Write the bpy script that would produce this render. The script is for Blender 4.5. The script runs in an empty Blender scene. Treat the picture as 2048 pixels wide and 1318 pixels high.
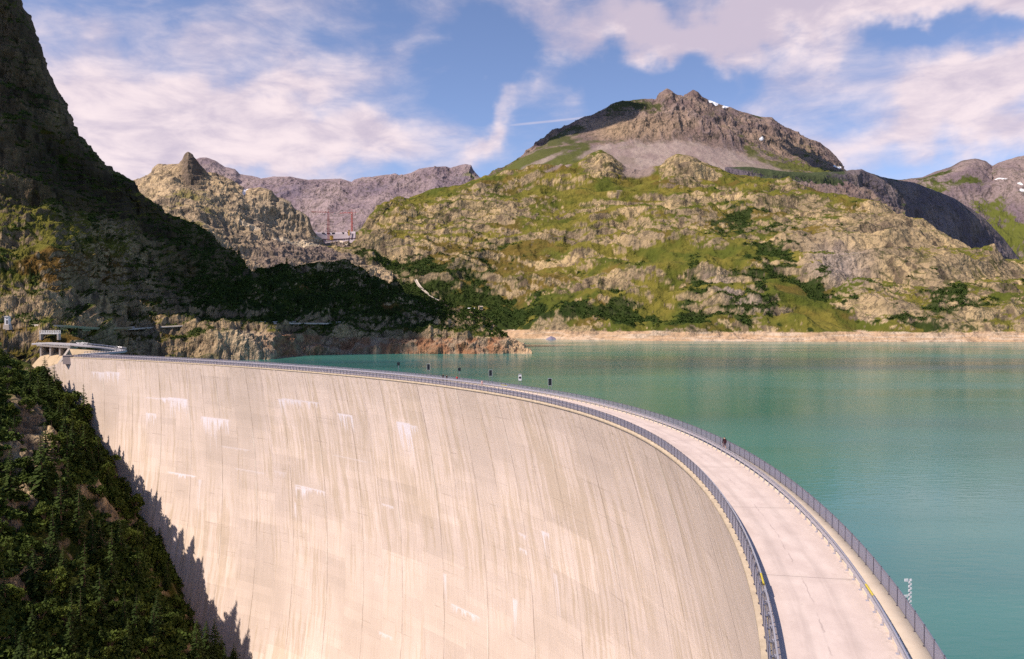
import bpy, math, random
import numpy as np
from mathutils import Vector, Matrix
random.seed(7); RNG = np.random.default_rng(7)
S = bpy.context.scene
C = S.collection
R = math.radians

# ------------------------------------------------------------------ camera, sky, sun, exposure
F, CX, CY, HZ, CAMH = 1600.0, 1024.0, 659.0, 635.0, 18.0        # focal length and centre for a 2048 px wide picture
PITCH = math.atan((CY - HZ) / F)
cam_d = bpy.data.cameras.new('camera'); cam = bpy.data.objects.new('camera', cam_d); C.objects.link(cam)
cam_d.sensor_width = 36; cam_d.lens = F / 2048 * 36; cam_d.clip_start = 0.5; cam_d.clip_end = 30000
cam.location = (0, 0, CAMH); cam.rotation_euler = (math.pi / 2 - PITCH, 0, 0)
S.camera = cam
SUN_AZ, SUN_EL = R(243), R(49)      # compass angle from +Y towards +X, elevation
sdir = Vector((math.sin(SUN_AZ) * math.cos(SUN_EL), math.cos(SUN_AZ) * math.cos(SUN_EL), math.sin(SUN_EL)))
sl = bpy.data.lights.new('sun', 'SUN'); sun = bpy.data.objects.new('sun', sl); C.objects.link(sun)
sl.energy = 5.0; sl.angle = R(0.5); sl.color = (1.0, 0.87, 0.74)
sun.rotation_euler = (-sdir).to_track_quat('-Z', 'Y').to_euler(); sun.location = (-100, -100, 300)
S.view_settings.view_transform = 'Standard'; S.view_settings.look = 'None'
S.view_settings.exposure = 0.25; S.view_settings.gamma = 1.0
S.render.engine = 'CYCLES'
S.cycles.use_denoising = False
S.cycles.max_bounces = 5; S.cycles.diffuse_bounces = 2; S.cycles.glossy_bounces = 2; S.cycles.volume_bounces = 0
S.cycles.transparent_max_bounces = 8; S.cycles.caustics_reflective = False; S.cycles.caustics_refractive = False
S.cycles.use_adaptive_sampling = True; S.cycles.adaptive_threshold = 0.02


class NT:
    """small helper for node trees"""
    def __init__(s, tree): s.t = tree; s.n = tree.nodes; s.l = tree.links
    def new(s, typ, ins=None, **kw):
        n = s.n.new(typ)
        for k, v in kw.items(): setattr(n, k, v)
        for k, v in (ins or {}).items(): s.put(n.inputs[k], v)
        return n
    def put(s, sock, v):
        if isinstance(v, bpy.types.NodeSocket): s.l.new(v, sock)
        elif isinstance(v, tuple) and len(v) == 3 and sock.type == 'RGBA': sock.default_value = (*v, 1)
        else: sock.default_value = v
    def m(s, op, a, b=None, c=None, clamp=False):
        n = s.n.new('ShaderNodeMath'); n.operation = op; n.use_clamp = clamp
        s.put(n.inputs[0], a)
        if b is not None: s.put(n.inputs[1], b)
        if c is not None: s.put(n.inputs[2], c)
        return n.outputs[0]
    def ramp(s, v, a, b, lo=0.0, hi=1.0):
        n = s.n.new('ShaderNodeMapRange'); n.interpolation_type = 'SMOOTHSTEP'
        s.put(n.inputs[0], v); s.put(n.inputs[1], a); s.put(n.inputs[2], b); s.put(n.inputs[3], lo); s.put(n.inputs[4], hi)
        return n.outputs[0]
    def mix(s, f, a, b, blend='MIX'):
        n = s.n.new('ShaderNodeMix'); n.data_type = 'RGBA'; n.blend_type = blend
        s.put(n.inputs[0], f); s.put(n.inputs[6], a); s.put(n.inputs[7], b); return n.outputs[2]
    def noise(s, vec, scale, detail=4, rough=0.55, dist=0.0):
        n = s.new('ShaderNodeTexNoise', {'Vector': vec, 'Scale': scale, 'Detail': detail, 'Roughness': rough, 'Distortion': dist})
        return n.outputs[0]
    def vec(s, x, y, z):
        n = s.n.new('ShaderNodeCombineXYZ'); s.put(n.inputs[0], x); s.put(n.inputs[1], y); s.put(n.inputs[2], z); return n.outputs[0]
    def mapping(s, vec, scale=(1, 1, 1), rot=(0, 0, 0), loc=(0, 0, 0)):
        n = s.n.new('ShaderNodeMapping'); s.put(n.inputs[0], vec)
        n.inputs['Scale'].default_value = scale; n.inputs['Rotation'].default_value = rot; n.inputs['Location'].default_value = loc
        return n.outputs[0]


def build_world():
    w = bpy.data.worlds.new('World'); S.world = w; w.use_nodes = True
    w.node_tree.nodes.clear(); T = NT(w.node_tree)
    out = T.new('ShaderNodeOutputWorld'); bg = T.new('ShaderNodeBackground')
    T.l.new(bg.outputs[0], out.inputs[0])
    sky = T.new('ShaderNodeTexSky', sky_type='NISHITA'); sky.sun_disc = False
    sky.sun_elevation = SUN_EL; sky.sun_rotation = SUN_AZ; sky.altitude = 1900; sky.air_density = 1.0; sky.dust_density = 0.6; sky.ozone_density = 1.5
    tc = T.new('ShaderNodeTexCoord').outputs['Generated']
    sx = T.new('ShaderNodeSeparateXYZ', {0: tc})
    x, y, z = sx.outputs
    az = T.m('ARCTAN2', x, y); el = T.m('ARCSINE', z)
    def A(px): return math.atan((px - CX) / F)
    def Eh(px, py): return math.atan((HZ - py) / F * math.cos(A(px)))
    co = T.vec(az, el, 0.0)
    warp = T.new('ShaderNodeTexNoise', {'Vector': co, 'Scale': 7.0, 'Detail': 5.0})
    wv = T.new('ShaderNodeVectorMath', {0: warp.outputs[1], 1: (0.5, 0.5, 0.5)}, operation='SUBTRACT').outputs[0]
    wsc = T.new('ShaderNodeVectorMath', {0: wv, 3: 0.22}, operation='SCALE').outputs[0]
    cw = T.new('ShaderNodeVectorMath', {0: co, 1: wsc}, operation='ADD').outputs[0]
    wx = T.new('ShaderNodeSeparateXYZ', {0: cw}); waz, wel = wx.outputs[0], wx.outputs[1]
    def blob(px, py, rx, ry, rot, amp):
        a0, e0 = A(px), Eh(px, py); rx /= F; ry /= F; c, s = math.cos(R(rot)), math.sin(R(rot))
        dx = T.m('SUBTRACT', waz, a0); dy = T.m('SUBTRACT', wel, e0)
        u = T.m('DIVIDE', T.m('ADD', T.m('MULTIPLY', dx, c), T.m('MULTIPLY', dy, s)), rx)
        v = T.m('DIVIDE', T.m('SUBTRACT', T.m('MULTIPLY', dy, c), T.m('MULTIPLY', dx, s)), ry)
        d = T.m('ADD', T.m('MULTIPLY', u, u), T.m('MULTIPLY', v, v))
        return T.m('MULTIPLY', T.m('EXPONENT', T.m('MULTIPLY', d, -1.0)), amp)
    n1 = T.noise(T.mapping(co, (1.0, 2.2, 1), (0, 0, R(-18))), 5.5, 9, 0.62, 0.5)
    n2 = T.noise(T.mapping(co, (1.0, 2.6, 1), (0, 0, R(-28)), (3, 1, 0)), 14, 8, 0.6, 0.3)
    blobs = [(1520, 5, 400, 62, 0, .95), (1280, 48, 150, 52, 0, .5), (1900, 20, 330, 62, 0, .7), (1700, 60, 160, 40, 0, .4),
             (170, 180, 130, 100, 0, .55), (460, 330, 70, 34, 0, .5), (350, 240, 300, 100, 0, .55), (640, 295, 260, 65, 0, .6), (400, 330, 300, 50, 0, .4),
             (990, 255, 28, 110, -42, .75), (1870, 235, 300, 60, 22, .8), (1640, 155, 150, 60, 15, .42), (1980, 150, 120, 26, 30, .4), (1990, 290, 130, 35, 5, .6),
             (250, 60, 330, 60, 15, .33), (700, 130, 280, 45, 20, .3), (1115, 185, 30, 30, 0, .3), (560, 190, 150, 60, 20, .25),
             (960, 110, 110, 130, 0, -.33), (1230, 140, 200, 60, 0, -.42), (1900, 90, 180, 22, 12, -.5), (1450, 105, 150, 30, 0, -.25), (660, 215, 100, 28, 0, -.22), (90, 90, 60, 50, 0, -.25), (1780, 320, 60, 24, 0, -.25)]
    n0 = T.noise(T.mapping(co, (1.0, 2.0, 1), (0, 0, R(-20)), (5, 2, 0)), 2.6, 4, 0.5, 0.3)
    tot = T.m('ADD', T.m('ADD', T.m('MULTIPLY', T.m('SUBTRACT', n1, 0.5), 1.15), T.m('MULTIPLY', T.m('SUBTRACT', n0, 0.5), 0.6)), T.m('MULTIPLY', T.m('SUBTRACT', n2, 0.5), 0.55))
    tot = T.m('SUBTRACT', tot, T.m('ADD', T.ramp(el, 0.5, 0.8, 0.0, 0.5), T.ramp(T.m('ABSOLUTE', az), 0.8, 1.3, 0.0, 0.45)))
    for b in blobs: tot = T.m('ADD', tot, blob(*b))
    mask = T.ramp(tot, -0.16, 0.80)
    # thin condensation trail
    a1, e1, a2, e2 = A(900), Eh(900, 262), A(1190), Eh(1190, 234)
    sl_ = (e2 - e1) / (a2 - a1)
    dl = T.m('ABSOLUTE', T.m('SUBTRACT', T.m('SUBTRACT', el, e1), T.m('MULTIPLY', T.m('SUBTRACT', az, a1), sl_)))
    tr = T.m('MULTIPLY', T.ramp(dl, 0.0003, 0.0022, 1, 0), T.m('MULTIPLY', T.ramp(az, a1, A(1110)), T.ramp(az, A(1195), A(1205), 1, 0)))
    mask = T.m('MAXIMUM', mask, T.m('MULTIPLY', tr, 0.4))
    skyc = T.mix(1.0, sky.outputs[0], (0.128, 0.120, 0.133), 'MULTIPLY')
    shade = T.ramp(T.m('ADD', n2, T.m('MULTIPLY', blob(1500, 0, 600, 60, 0, 1.0), -0.35)), 0.25, 0.7)
    ccol = T.mix(shade, (0.55, 0.47, 0.56), (0.86, 0.72, 0.73))
    col = T.mix(T.m('MULTIPLY', mask, 0.93), skyc, ccol)
    T.l.new(col, bg.inputs[0]); bg.inputs[1].default_value = 1.0
build_world()

# ------------------------------------------------------------------ helpers
def ray(px, py):
    X = (px - CX) / F; Y = -(py - CY) / F
    return np.stack(np.broadcast_arrays(X, math.cos(PITCH) + Y * math.sin(PITCH), -math.sin(PITCH) + Y * math.cos(PITCH)), -1)
def at(px, py, D):
    """world point at depth D (metres along +Y)"""
    r = ray(np.asarray(px, float), np.asarray(py, float)); return r * (np.asarray(D, float) / r[..., 1])[..., None] + np.array([0, 0, CAMH])
def on_z(px, py, z):
    r = ray(np.asarray(px, float), np.asarray(py, float)); return r * ((z - CAMH) / r[..., 2])[..., None] + np.array([0, 0, CAMH])
def proj(P):
    q = P - np.array([0, 0, CAMH]); c, s = math.cos(PITCH), math.sin(PITCH)
    d = q[..., 1] * c - q[..., 2] * s; u = q[..., 1] * s + q[..., 2] * c
    return CX + F * q[..., 0] / d, CY - F * u / d

def _h(ix, iy, iz, seed):
    with np.errstate(over='ignore'):
        h = (ix.astype(np.int64) * 374761393 + iy.astype(np.int64) * 668265263 + iz.astype(np.int64) * 2147483647 + seed * 1274126177) & 0xFFFFFFFF
        h = ((h ^ (h >> 13)) * 1274126177) & 0xFFFFFFFF; h = ((h ^ (h >> 16)) * 2246822519) & 0xFFFFFFFF
    return ((h ^ (h >> 15)) & 0xFFFFFF) / float(0xFFFFFF) * 2 - 1
def vnoise(p, seed=0):
    i = np.floor(p); f = p - i; f = f * f * f * (f * (f * 6 - 15) + 10); i = i.astype(np.int64)
    r = 0
    for a in (0, 1):
        wa = f[..., 0] if a else 1 - f[..., 0]
        for b in (0, 1):
            wb = f[..., 1] if b else 1 - f[..., 1]
            for c in (0, 1):
                wc = f[..., 2] if c else 1 - f[..., 2]
                r = r + wa * wb * wc * _h(i[..., 0] + a, i[..., 1] + b, i[..., 2] + c, seed)
    return r
ROT = np.array([[0.8, 0.6, 0], [-0.36, 0.48, 0.8], [0.48, -0.64, 0.6]])
def fbm(p, octv=5, seed=0, gain=0.5, ridged=False):
    p = np.asarray(p, float); r = 0; a = 1.0; n = 0
    for o in range(octv):
        v = vnoise(p, seed + o * 17)
        if ridged: v = 1 - 2 * np.abs(v) * 1.4
        r = r + a * v; n += a; a *= gain; p = (p @ ROT.T) * 2.03 + 11.3
    return r / n
def sstep(x, a, b):
    t = np.clip((x - a) / (b - a), 0, 1); return t * t * (3 - 2 * t)
def mixc(a, b, t):
    return np.asarray(a) * (1 - t[..., None]) + np.asarray(b) * t[..., None]

MATS = {}
def mat(name, col, rough=0.8, metal=0.0, var=0.12, scale=3.0, bump=0.0, spec=0.3, coord='Object'):
    if name in MATS: return MATS[name]
    m = bpy.data.materials.new(name); m.use_nodes = True; T = NT(m.node_tree); T.n.clear()
    out = T.new('ShaderNodeOutputMaterial'); b = T.new('ShaderNodeBsdfPrincipled')
    T.l.new(b.outputs[0], out.inputs[0])
    tc = T.new('ShaderNodeTexCoord').outputs[coord]
    n = T.noise(tc, scale, 5)
    c = T.mix(n, tuple(v * (1 - var) for v in col), tuple(min(1, v * (1 + var)) for v in col))
    T.l.new(c, b.inputs['Base Color']); b.inputs['Roughness'].default_value = rough; b.inputs['Metallic'].default_value = metal
    b.inputs['Specular IOR Level'].default_value = spec
    if bump:
        bn = T.new('ShaderNodeBump', {'Height': T.noise(tc, scale * 4, 4), 'Strength': bump, 'Distance': 0.05}); T.l.new(bn.outputs[0], b.inputs['Normal'])
    MATS[name] = m; return m

def terrain_mat(name, s1=1.0, bump=1.0, var=0.35, dist=1.0, crack=1.0):
    """vertex attribute 'col' carries the ground colour, in places with painted shade or haze tint; fine mottling and relief on top. s1 = metres of the finest grain"""
    m = bpy.data.materials.new(name); m.use_nodes = True; T = NT(m.node_tree); T.n.clear()
    out = T.new('ShaderNodeOutputMaterial'); b = T.new('ShaderNodeBsdfPrincipled'); T.l.new(b.outputs[0], out.inputs[0])
    at_ = T.new('ShaderNodeAttribute', attribute_name='col')
    rk = T.new('ShaderNodeAttribute', attribute_name='rock').outputs['Fac']
    ob = T.new('ShaderNodeTexCoord').outputs['Object']
    n1 = T.noise(ob, 0.22 / s1, 6, 0.58); n2 = T.noise(ob, 0.9 / s1, 3, 0.6)
    f = T.m('ADD', T.m('MULTIPLY', T.m('SUBTRACT', n1, 0.5), var * 3.2), T.m('MULTIPLY', T.m('SUBTRACT', n2, 0.5), var * 1.3))
    k = T.m('ADD', 1.0, f, clamp=False)
    k = T.m('MAXIMUM', k, 0.25)
    # cracks of the rock
    vv = T.new('ShaderNodeTexVoronoi', {'Vector': T.mapping(T.new('ShaderNodeVectorMath', {0: ob, 1: T.new('ShaderNodeVectorMath', {0: T.new('ShaderNodeTexNoise', {'Vector': ob, 'Scale': 0.06 / s1, 'Detail': 3.0}).outputs[1], 3: 14.0 * s1}, operation='SCALE').outputs[0]}, operation='ADD').outputs[0], (1, 1, 0.55)), 'Scale': 0.085 / s1}, feature='DISTANCE_TO_EDGE').outputs[0]
    ck = T.m('MULTIPLY', T.ramp(vv, 0.0, 0.05, 1, 0), T.m('MULTIPLY', rk, 0.4 * crack))
    for sc_, wd_, am_ in ((.055, .022, .75), (.16, .03, .6)):
        nn_ = T.noise(T.mapping(ob, (1, 1, .6), loc=(sc_ * 900, 3, 1)), sc_ / s1, 5, .62, .6)
        ck = T.m('MAXIMUM', ck, T.m('MULTIPLY', T.ramp(T.m('ABSOLUTE', T.m('SUBTRACT', nn_, .5)), 0.0, wd_, 1, 0), T.m('MULTIPLY', rk, am_)))
    sc = T.new('ShaderNodeVectorMath', {0: at_.outputs['Color'], 3: k}, operation='SCALE').outputs[0]
    c = T.mix(ck, sc, (0.06, 0.05, 0.035))
    T.l.new(c, b.inputs['Base Color']); b.inputs['Roughness'].default_value = 0.95; b.inputs['Specular IOR Level'].default_value = 0.12
    hh = T.m('ADD', T.m('MULTIPLY', n1, 2.0), T.m('MULTIPLY', T.ramp(vv, 0, 0.12), T.m('MULTIPLY', rk, 0.3 * crack)))
    bn = T.new('ShaderNodeBump', {'Height': hh, 'Strength': 0.9 * bump, 'Distance': 3.2 * s1 * dist}); T.l.new(bn.outputs[0], b.inputs['Normal'])
    return m

def mesh_obj(name, V, Fc, m=None, parent=None, smooth=False):
    me = bpy.data.meshes.new(name)
    V = np.asarray(V, np.float32).reshape(-1, 3); Fc = np.asarray(Fc, np.int32)
    me.vertices.add(len(V)); me.vertices.foreach_set('co', V.ravel())
    k = Fc.shape[1]; me.loops.add(Fc.size); me.polygons.add(len(Fc))
    me.loops.foreach_set('vertex_index', Fc.ravel())
    me.polygons.foreach_set('loop_start', np.arange(0, Fc.size, k, dtype=np.int32))
    me.polygons.foreach_set('loop_total', np.full(len(Fc), k, np.int32))
    me.update(calc_edges=True); me.validate()
    if smooth: me.polygons.foreach_set('use_smooth', np.ones(len(me.polygons), bool))
    if m: me.materials.append(m)
    o = bpy.data.objects.new(name, me); C.objects.link(o)
    if parent: o.parent = parent
    return o
def grid_faces(nr, nc):
    i = np.arange(nr * nc).reshape(nr, nc)
    return np.stack([i[:-1, :-1], i[:-1, 1:], i[1:, 1:], i[1:, :-1]], -1).reshape(-1, 4)
def set_col(o, col, rock=None):
    a = o.data.attributes.new('col', 'FLOAT_COLOR', 'POINT')
    c = np.ones((len(o.data.vertices), 4), np.float32); c[:, :3] = np.clip(col, 0, 1).reshape(-1, 3); a.data.foreach_set('color', c.ravel())
    if rock is not None:
        b = o.data.attributes.new('rock', 'FLOAT', 'POINT'); b.data.foreach_set('value', np.asarray(rock, np.float32).ravel())
def tag(o, label=None, cat=None, group=None, kind=None):
    if label: o['label'] = label
    if cat: o['category'] = cat
    if group: o['group'] = group
    if kind: o['kind'] = kind
    return o
def empty(name, loc=(0, 0, 0), rz=0.0, label=None, cat=None, group=None):
    o = bpy.data.objects.new(name, None); C.objects.link(o); o.location = loc; o.rotation_euler = (0, 0, rz); o.empty_display_size = 0.5
    return tag(o, label, cat, group)

class MB:
    """collects boxes, bars and tubes into one mesh"""
    def __init__(s): s.v = []; s.f = []; s.n = 0
    def add(s, V, Fs):
        s.v.append(np.asarray(V, float)); s.f += [tuple(i + s.n for i in f) for f in Fs]; s.n += len(V)
    def box(s, c, size, rz=0.0, taper=1.0):
        hx, hy, hz = [q / 2 for q in size]; V = []
        for z in (-hz, hz):
            k = taper if z > 0 else 1
            for x, y in ((-hx, -hy), (hx, -hy), (hx, hy), (-hx, hy)):
                x2, y2 = x * k, y * k
                V.append((c[0] + x2 * math.cos(rz) - y2 * math.sin(rz), c[1] + x2 * math.sin(rz) + y2 * math.cos(rz), c[2] + z))
        s.add(V, [(0, 3, 2, 1), (4, 5, 6, 7), (0, 1, 5, 4), (1, 2, 6, 5), (2, 3, 7, 6), (3, 0, 4, 7)])
    def tube(s, a, b, r, n=6, r2=None, cap=True):
        a, b = Vector(a), Vector(b); d = (b - a).normalized(); u = d.orthogonal().normalized(); w = d.cross(u); r2 = r if r2 is None else r2
        V = []
        for P, q in ((a, r), (b, r2)):
            for i in range(n):
                t = 2 * math.pi * i / n; V.append(P + (u * math.cos(t) + w * math.sin(t)) * q)
        Fs = [(i, (i + 1) % n, n + (i + 1) % n, n + i) for i in range(n)]
        if cap: Fs += [tuple(reversed(range(n))), tuple(range(n, 2 * n))]
        s.add(V, Fs)
    def build(s, name, m, parent=None, smooth=False):
        me = bpy.data.meshes.new(name); me.from_pydata([tuple(p) for p in np.concatenate(s.v)], [], s.f); me.update()
        if smooth: me.polygons.foreach_set('use_smooth', np.ones(len(me.polygons), bool))
        me.materials.append(m); o = bpy.data.objects.new(name, me); C.objects.link(o)
        if parent: o.parent = parent
        return o

# ------------------------------------------------------------------ the dam's plan
WATER_Z = -15.0
_dn = np.array([(140, 714), (240, 718), (330, 723), (448, 730), (545, 737), (700, 750), (800, 760), (900, 771.5), (1000, 787), (1100, 808), (1200, 838), (1300, 882), (1400, 960), (1440, 1020), (1480, 1110), (1510, 1220), (1525, 1300)], float)
_P = on_z(_dn[:, 0], _dn[:, 1], 0.0)[:, :2]
_cf = np.polyfit(_P[:, 1], _P[:, 0], 6, w=1 / _P[:, 1] ** 0.9)
def crest_x(y):
    y = np.asarray(y, float); v = np.polyval(_cf, np.clip(y, 43, 364))
    dlo = np.polyval(np.polyder(_cf), 43.0); dhi = np.polyval(np.polyder(_cf), 364.0)
    return v + np.where(y < 43, (y - 43) * dlo, 0) + np.where(y > 364, (y - 364) * dhi, 0)
_yy = np.linspace(450, -60, 5101); _xx = crest_x(_yy)
_ss = np.r_[0, np.cumsum(np.hypot(np.diff(_xx), np.diff(_yy)))]
S364 = np.interp(-364, -_yy, _ss); _ss = _ss - S364       # s = 0 at the left end of the dam
def crest(s):
    """point and upstream normal of the downstream edge at arc length s"""
    y = np.interp(s, _ss, _yy); x = crest_x(y); e = 1.0
    y2 = np.interp(np.asarray(s) + e, _ss, _yy); y1 = np.interp(np.asarray(s) - e, _ss, _yy)
    tx, ty = crest_x(y2) - crest_x(y1), y2 - y1; L = np.hypot(tx, ty); tx, ty = tx / L, ty / L
    return x, y, tx, ty, -ty, tx        # tangent, upstream normal (n = (-ty, tx))
def crest_pt(s, o, z=0.0):
    x, y, tx, ty, nx, ny = crest(s); return np.stack([x + nx * o, y + ny * o, np.broadcast_to(z, np.shape(x))], -1)
def s_of_px(px, o=0.0):
    ss = np.linspace(-30, 372, 4000); q = crest_pt(ss, o); u, v = proj(q); return np.interp(px, u, ss) if o < 3 else float(ss[np.argmin(np.where(q[:, 1] > 40, np.abs(u - px), 1e9))])
S_END = float(np.interp(-8, -_yy, _ss))
def face_off(s, d):
    """how far the downstream face lies upstream of the crest edge, at depth d below it"""
    ks = [0, 60, 100, 140, 190, 300, 420]; a = np.interp(s, ks, [.06, .13, .15, .24, .25, .34, .34]); z0 = np.interp(s, ks, [40, 50, 85, 118, 128, 150, 150])
    return a * d * (1 - d / z0)

# dam face
def build_dam():
    dam = empty('arch_dam', tuple(crest_pt(180.0, 4.0)), 0, 'tall curved pale concrete arch dam with stained joints holding back the green lake', 'dam')
    inv = Vector(dam.location)
    # concrete face
    upx = np.linspace(88, 1535, 1150)
    uu, _ = proj(crest_pt(np.linspace(-40, 330, 6000), 0.0)); sg = np.linspace(-40, 330, 6000)
    s = np.interp(upx, uu, sg); s = np.r_[s[s < s[-1]], np.linspace(s[-1], S_END, 40)]
    d = np.r_[0, np.linspace(0.35, 165, 420)]
    SS, DD = np.meshgrid(s, d)
    top = np.where(SS < 0, -SS * -0.5, 0.0)
    x, y, tx, ty, nx, ny = crest(SS); o = face_off(SS, DD) + 0.0
    V = np.stack([x + nx * o, y + ny * o, -0.12 + np.minimum(0, SS) * 0.28 - DD], -1)
    # each lift is a few centimetres out of line with the next
    cell = vnoise(np.stack([np.floor(SS / 20.0) + .5, np.floor(DD / 14.0) + .5, 0 * SS], -1) * 1.0, 5)
    rel = 0.02 * fbm(np.stack([SS / 3, DD / 9, 0 * SS], -1), 3, 4)
    V[..., 0] += nx * rel; V[..., 1] += ny * rel
    # a seepage-white mask, painted only where the salts have run down the wall
    Pu, Pv = proj(V)
    white = np.zeros_like(SS); strk = fbm(np.stack([SS * 1.6, DD * 0.02, 0 * SS], -1), 3, 9); strk2 = fbm(np.stack([SS * 4.0, DD * 0.05, 0 * SS], -1), 2, 19)
    marks = [(340, 797, 34, 14, 1), (355, 797, 40, 40, 1.2), (430, 836, 62, 34, 1), (425, 838, 18, 60, 1.1), (302, 827, 22, 30, .9), (600, 801, 80, 14, .9), (563, 799, 12, 30, .9), (690, 829, 30, 34, 1.2), (806, 846, 30, 60, 1.2), (815, 850, 40, 16, .9),
             (620, 976, 62, 10, 1), (603, 976, 24, 22, 1), (364, 948, 60, 3, 1.1), (364, 950, 16, 9, 1.1), (200, 744, 34, 18, .8), (225, 744, 30, 24, .9), (775, 1012, 24, 5, .9), (1090, 1066, 16, 46, 1.1), (1046, 1100, 14, 8, .8), (1030, 1200, 10, 80, .7), (930, 1222, 60, 14, .8),
             (320, 797, 60, 2, .8), (1045, 1070, 12, 7, .8), (770, 1270, 30, 5, .7), (470, 897, 60, 2, .5), (700, 916, 70, 2, .4), (500, 941, 60, 2, .5), (560, 945, 24, 16, .4), (890, 1150, 6, 160, .6), (1110, 1150, 6, 120, .5), (1215, 1100, 5, 160, .4), (590, 1005, 4, 60, .6), (400, 960, 5, 120, .7)]
    for (mx, my, w, L, a) in marks:
        k = np.argmin((Pu - mx) ** 2 + (Pv - my) ** 2); s0, d0 = SS.ravel()[k], DD.ravel()[k]
        k2 = np.argmin((Pu - mx - w / 2) ** 2 + (Pv - my) ** 2); hw = abs(SS.ravel()[k2] - s0) + .3
        k3 = np.argmin((Pu - mx) ** 2 + (Pv - my - L) ** 2); Ld = abs(DD.ravel()[k3] - d0) + .4
        du = (SS - s0) / hw; dv = (DD - d0) / Ld
        run = np.clip(0.35 + 1.3 * strk + 0.9 * strk2, 0.04, 1.1)
        msk = sstep(1 - np.abs(du), 0, .25) * (dv > 0) * sstep(run - dv, -0.12, 0.12) * np.clip(1.15 - dv, 0, 1)
        msk = np.maximum(msk, sstep(1 - np.abs(du), 0, .2) * ((dv * Ld > -.25) & (dv * Ld < .35)) * .8)
        white = np.maximum(white, np.clip(a * msk, 0, 1))
    o_ = mesh_obj('wall', (V - np.array(inv)).reshape(-1, 3), grid_faces(*SS.shape)[:, ::-1], None, dam, True)
    at_ = o_.data.attributes.new('white', 'FLOAT', 'POINT'); at_.data.foreach_set('value', white.astype(np.float32).ravel())
    a2 = o_.data.attributes.new('sd', 'FLOAT_VECTOR', 'POINT'); a2.data.foreach_set('vector', np.stack([SS, DD, 0 * SS], -1).astype(np.float32).ravel())
    m = bpy.data.materials.new('dam_concrete'); m.use_nodes = True; T = NT(m.node_tree); T.n.clear()
    out = T.new('ShaderNodeOutputMaterial'); b = T.new('ShaderNodeBsdfPrincipled'); T.l.new(b.outputs[0], out.inputs[0])
    sd = T.new('ShaderNodeAttribute', attribute_name='sd').outputs['Vector']; wh = T.new('ShaderNodeAttribute', attribute_name='white').outputs['Fac']
    sx = T.new('ShaderNodeSeparateXYZ', {0: sd}); u, v = sx.outputs[0], sx.outputs[1]
    wob = T.m('MULTIPLY', T.m('SUBTRACT', T.noise(sd, 0.12, 4), 0.5), 0.9)
    uj = T.m('ADD', u, wob)
    def line(c, per, w, off=0.0):
        f = T.m('ABSOLUTE', T.m('SUBTRACT', T.m('FRACT', T.m('DIVIDE', T.m('ADD', c, off), per)), 0.5))
        return T.ramp(f, 0.5 - w / per, 0.5 - w * .25 / per)
    blk = T.new('ShaderNodeTexWhiteNoise', {'Vector': T.vec(T.m('FLOOR', T.m('DIVIDE', T.m('ADD', uj, 8.0), 20.2)), T.m('FLOOR', T.m('DIVIDE', T.m('ADD', v, T.m('MULTIPLY', T.m('FLOOR', T.m('DIVIDE', T.m('ADD', uj, 8.0), 20.2)), 3.7)), 11.5)), 0.0)}).outputs['Value']
    blk2 = T.new('ShaderNodeTexWhiteNoise', {'Vector': T.vec(T.m('FLOOR', T.m('DIVIDE', T.m('ADD', uj, 8.0), 10.1)), T.m('FLOOR', T.m('DIVIDE', v, 2.9)), 3.0)}).outputs['Value']
    vst = T.noise(T.mapping(T.new('ShaderNodeVectorMath', {0: sd, 1: T.vec(T.m('MULTIPLY', T.noise(sd, .05, 3), 4.0), 0.0, 0.0)}, operation='ADD').outputs[0], (0.55, 0.035, 1)), 1.0, 6, 0.68)         # run-off stains, drawn out downwards
    vst2 = T.noise(T.mapping(sd, (3.5, 0.06, 1), loc=(7, 2, 0)), 1.0, 5, 0.65)
    big = T.noise(T.mapping(sd, (0.03, 0.02, 1), loc=(4, 1, 0)), 1.0, 4, 0.6)
    fine = T.noise(sd, 2.2, 5, 0.7)
    ochre = T.m('MULTIPLY', T.ramp(T.m('ADD', vst, T.m('MULTIPLY', T.m('SUBTRACT', big, .5), .7)), 0.46, 0.66), 0.5)
    base = T.mix(T.ramp(big, .3, .7), (0.69, 0.56, 0.475), (0.90, 0.735, 0.655))
    base = T.mix(ochre, base, (0.52, 0.40, 0.255))
    k = T.m('ADD', 0.97, T.m('ADD', T.m('MULTIPLY', T.m('SUBTRACT', blk, .5), 0.13), T.m('MULTIPLY', T.m('SUBTRACT', blk2, .5), 0.07)))
    k = T.m('ADD', k, T.m('ADD', T.m('MULTIPLY', T.m('SUBTRACT', vst2, .5), 0.38), T.m('MULTIPLY', T.m('SUBTRACT', fine, .5), 0.15)))
    sc = T.new('ShaderNodeVectorMath', {0: base, 3: k}, operation='SCALE').outputs[0]
    jn = T.noise(T.mapping(sd, (0.1, 0.12, 1), loc=(1, 5, 0)), 1.0, 4, 0.7)
    j1 = T.m('MULTIPLY', line(uj, 20.2, 0.34, -2.1), T.ramp(jn, 0.36, 0.6, 0.15, 0.5))
    j2 = T.m('MULTIPLY', line(uj, 10.1, 0.26, -2.1), T.m('MULTIPLY', T.ramp(v, 10.0, 60.0, 0.5, 0.08), T.ramp(jn, .4, .6)))
    vh = T.m('ADD', v, T.m('MULTIPLY', T.m('FLOOR', T.m('DIVIDE', T.m('ADD', uj, 8.0), 20.2)), 1.3))
    h1 = T.m('MULTIPLY', line(vh, 2.9, 0.2), T.m('MULTIPLY', T.ramp(T.noise(T.mapping(sd, (0.05, .2, 1)), 1.0, 4, .7), 0.5, 0.72), 0.20))
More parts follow.
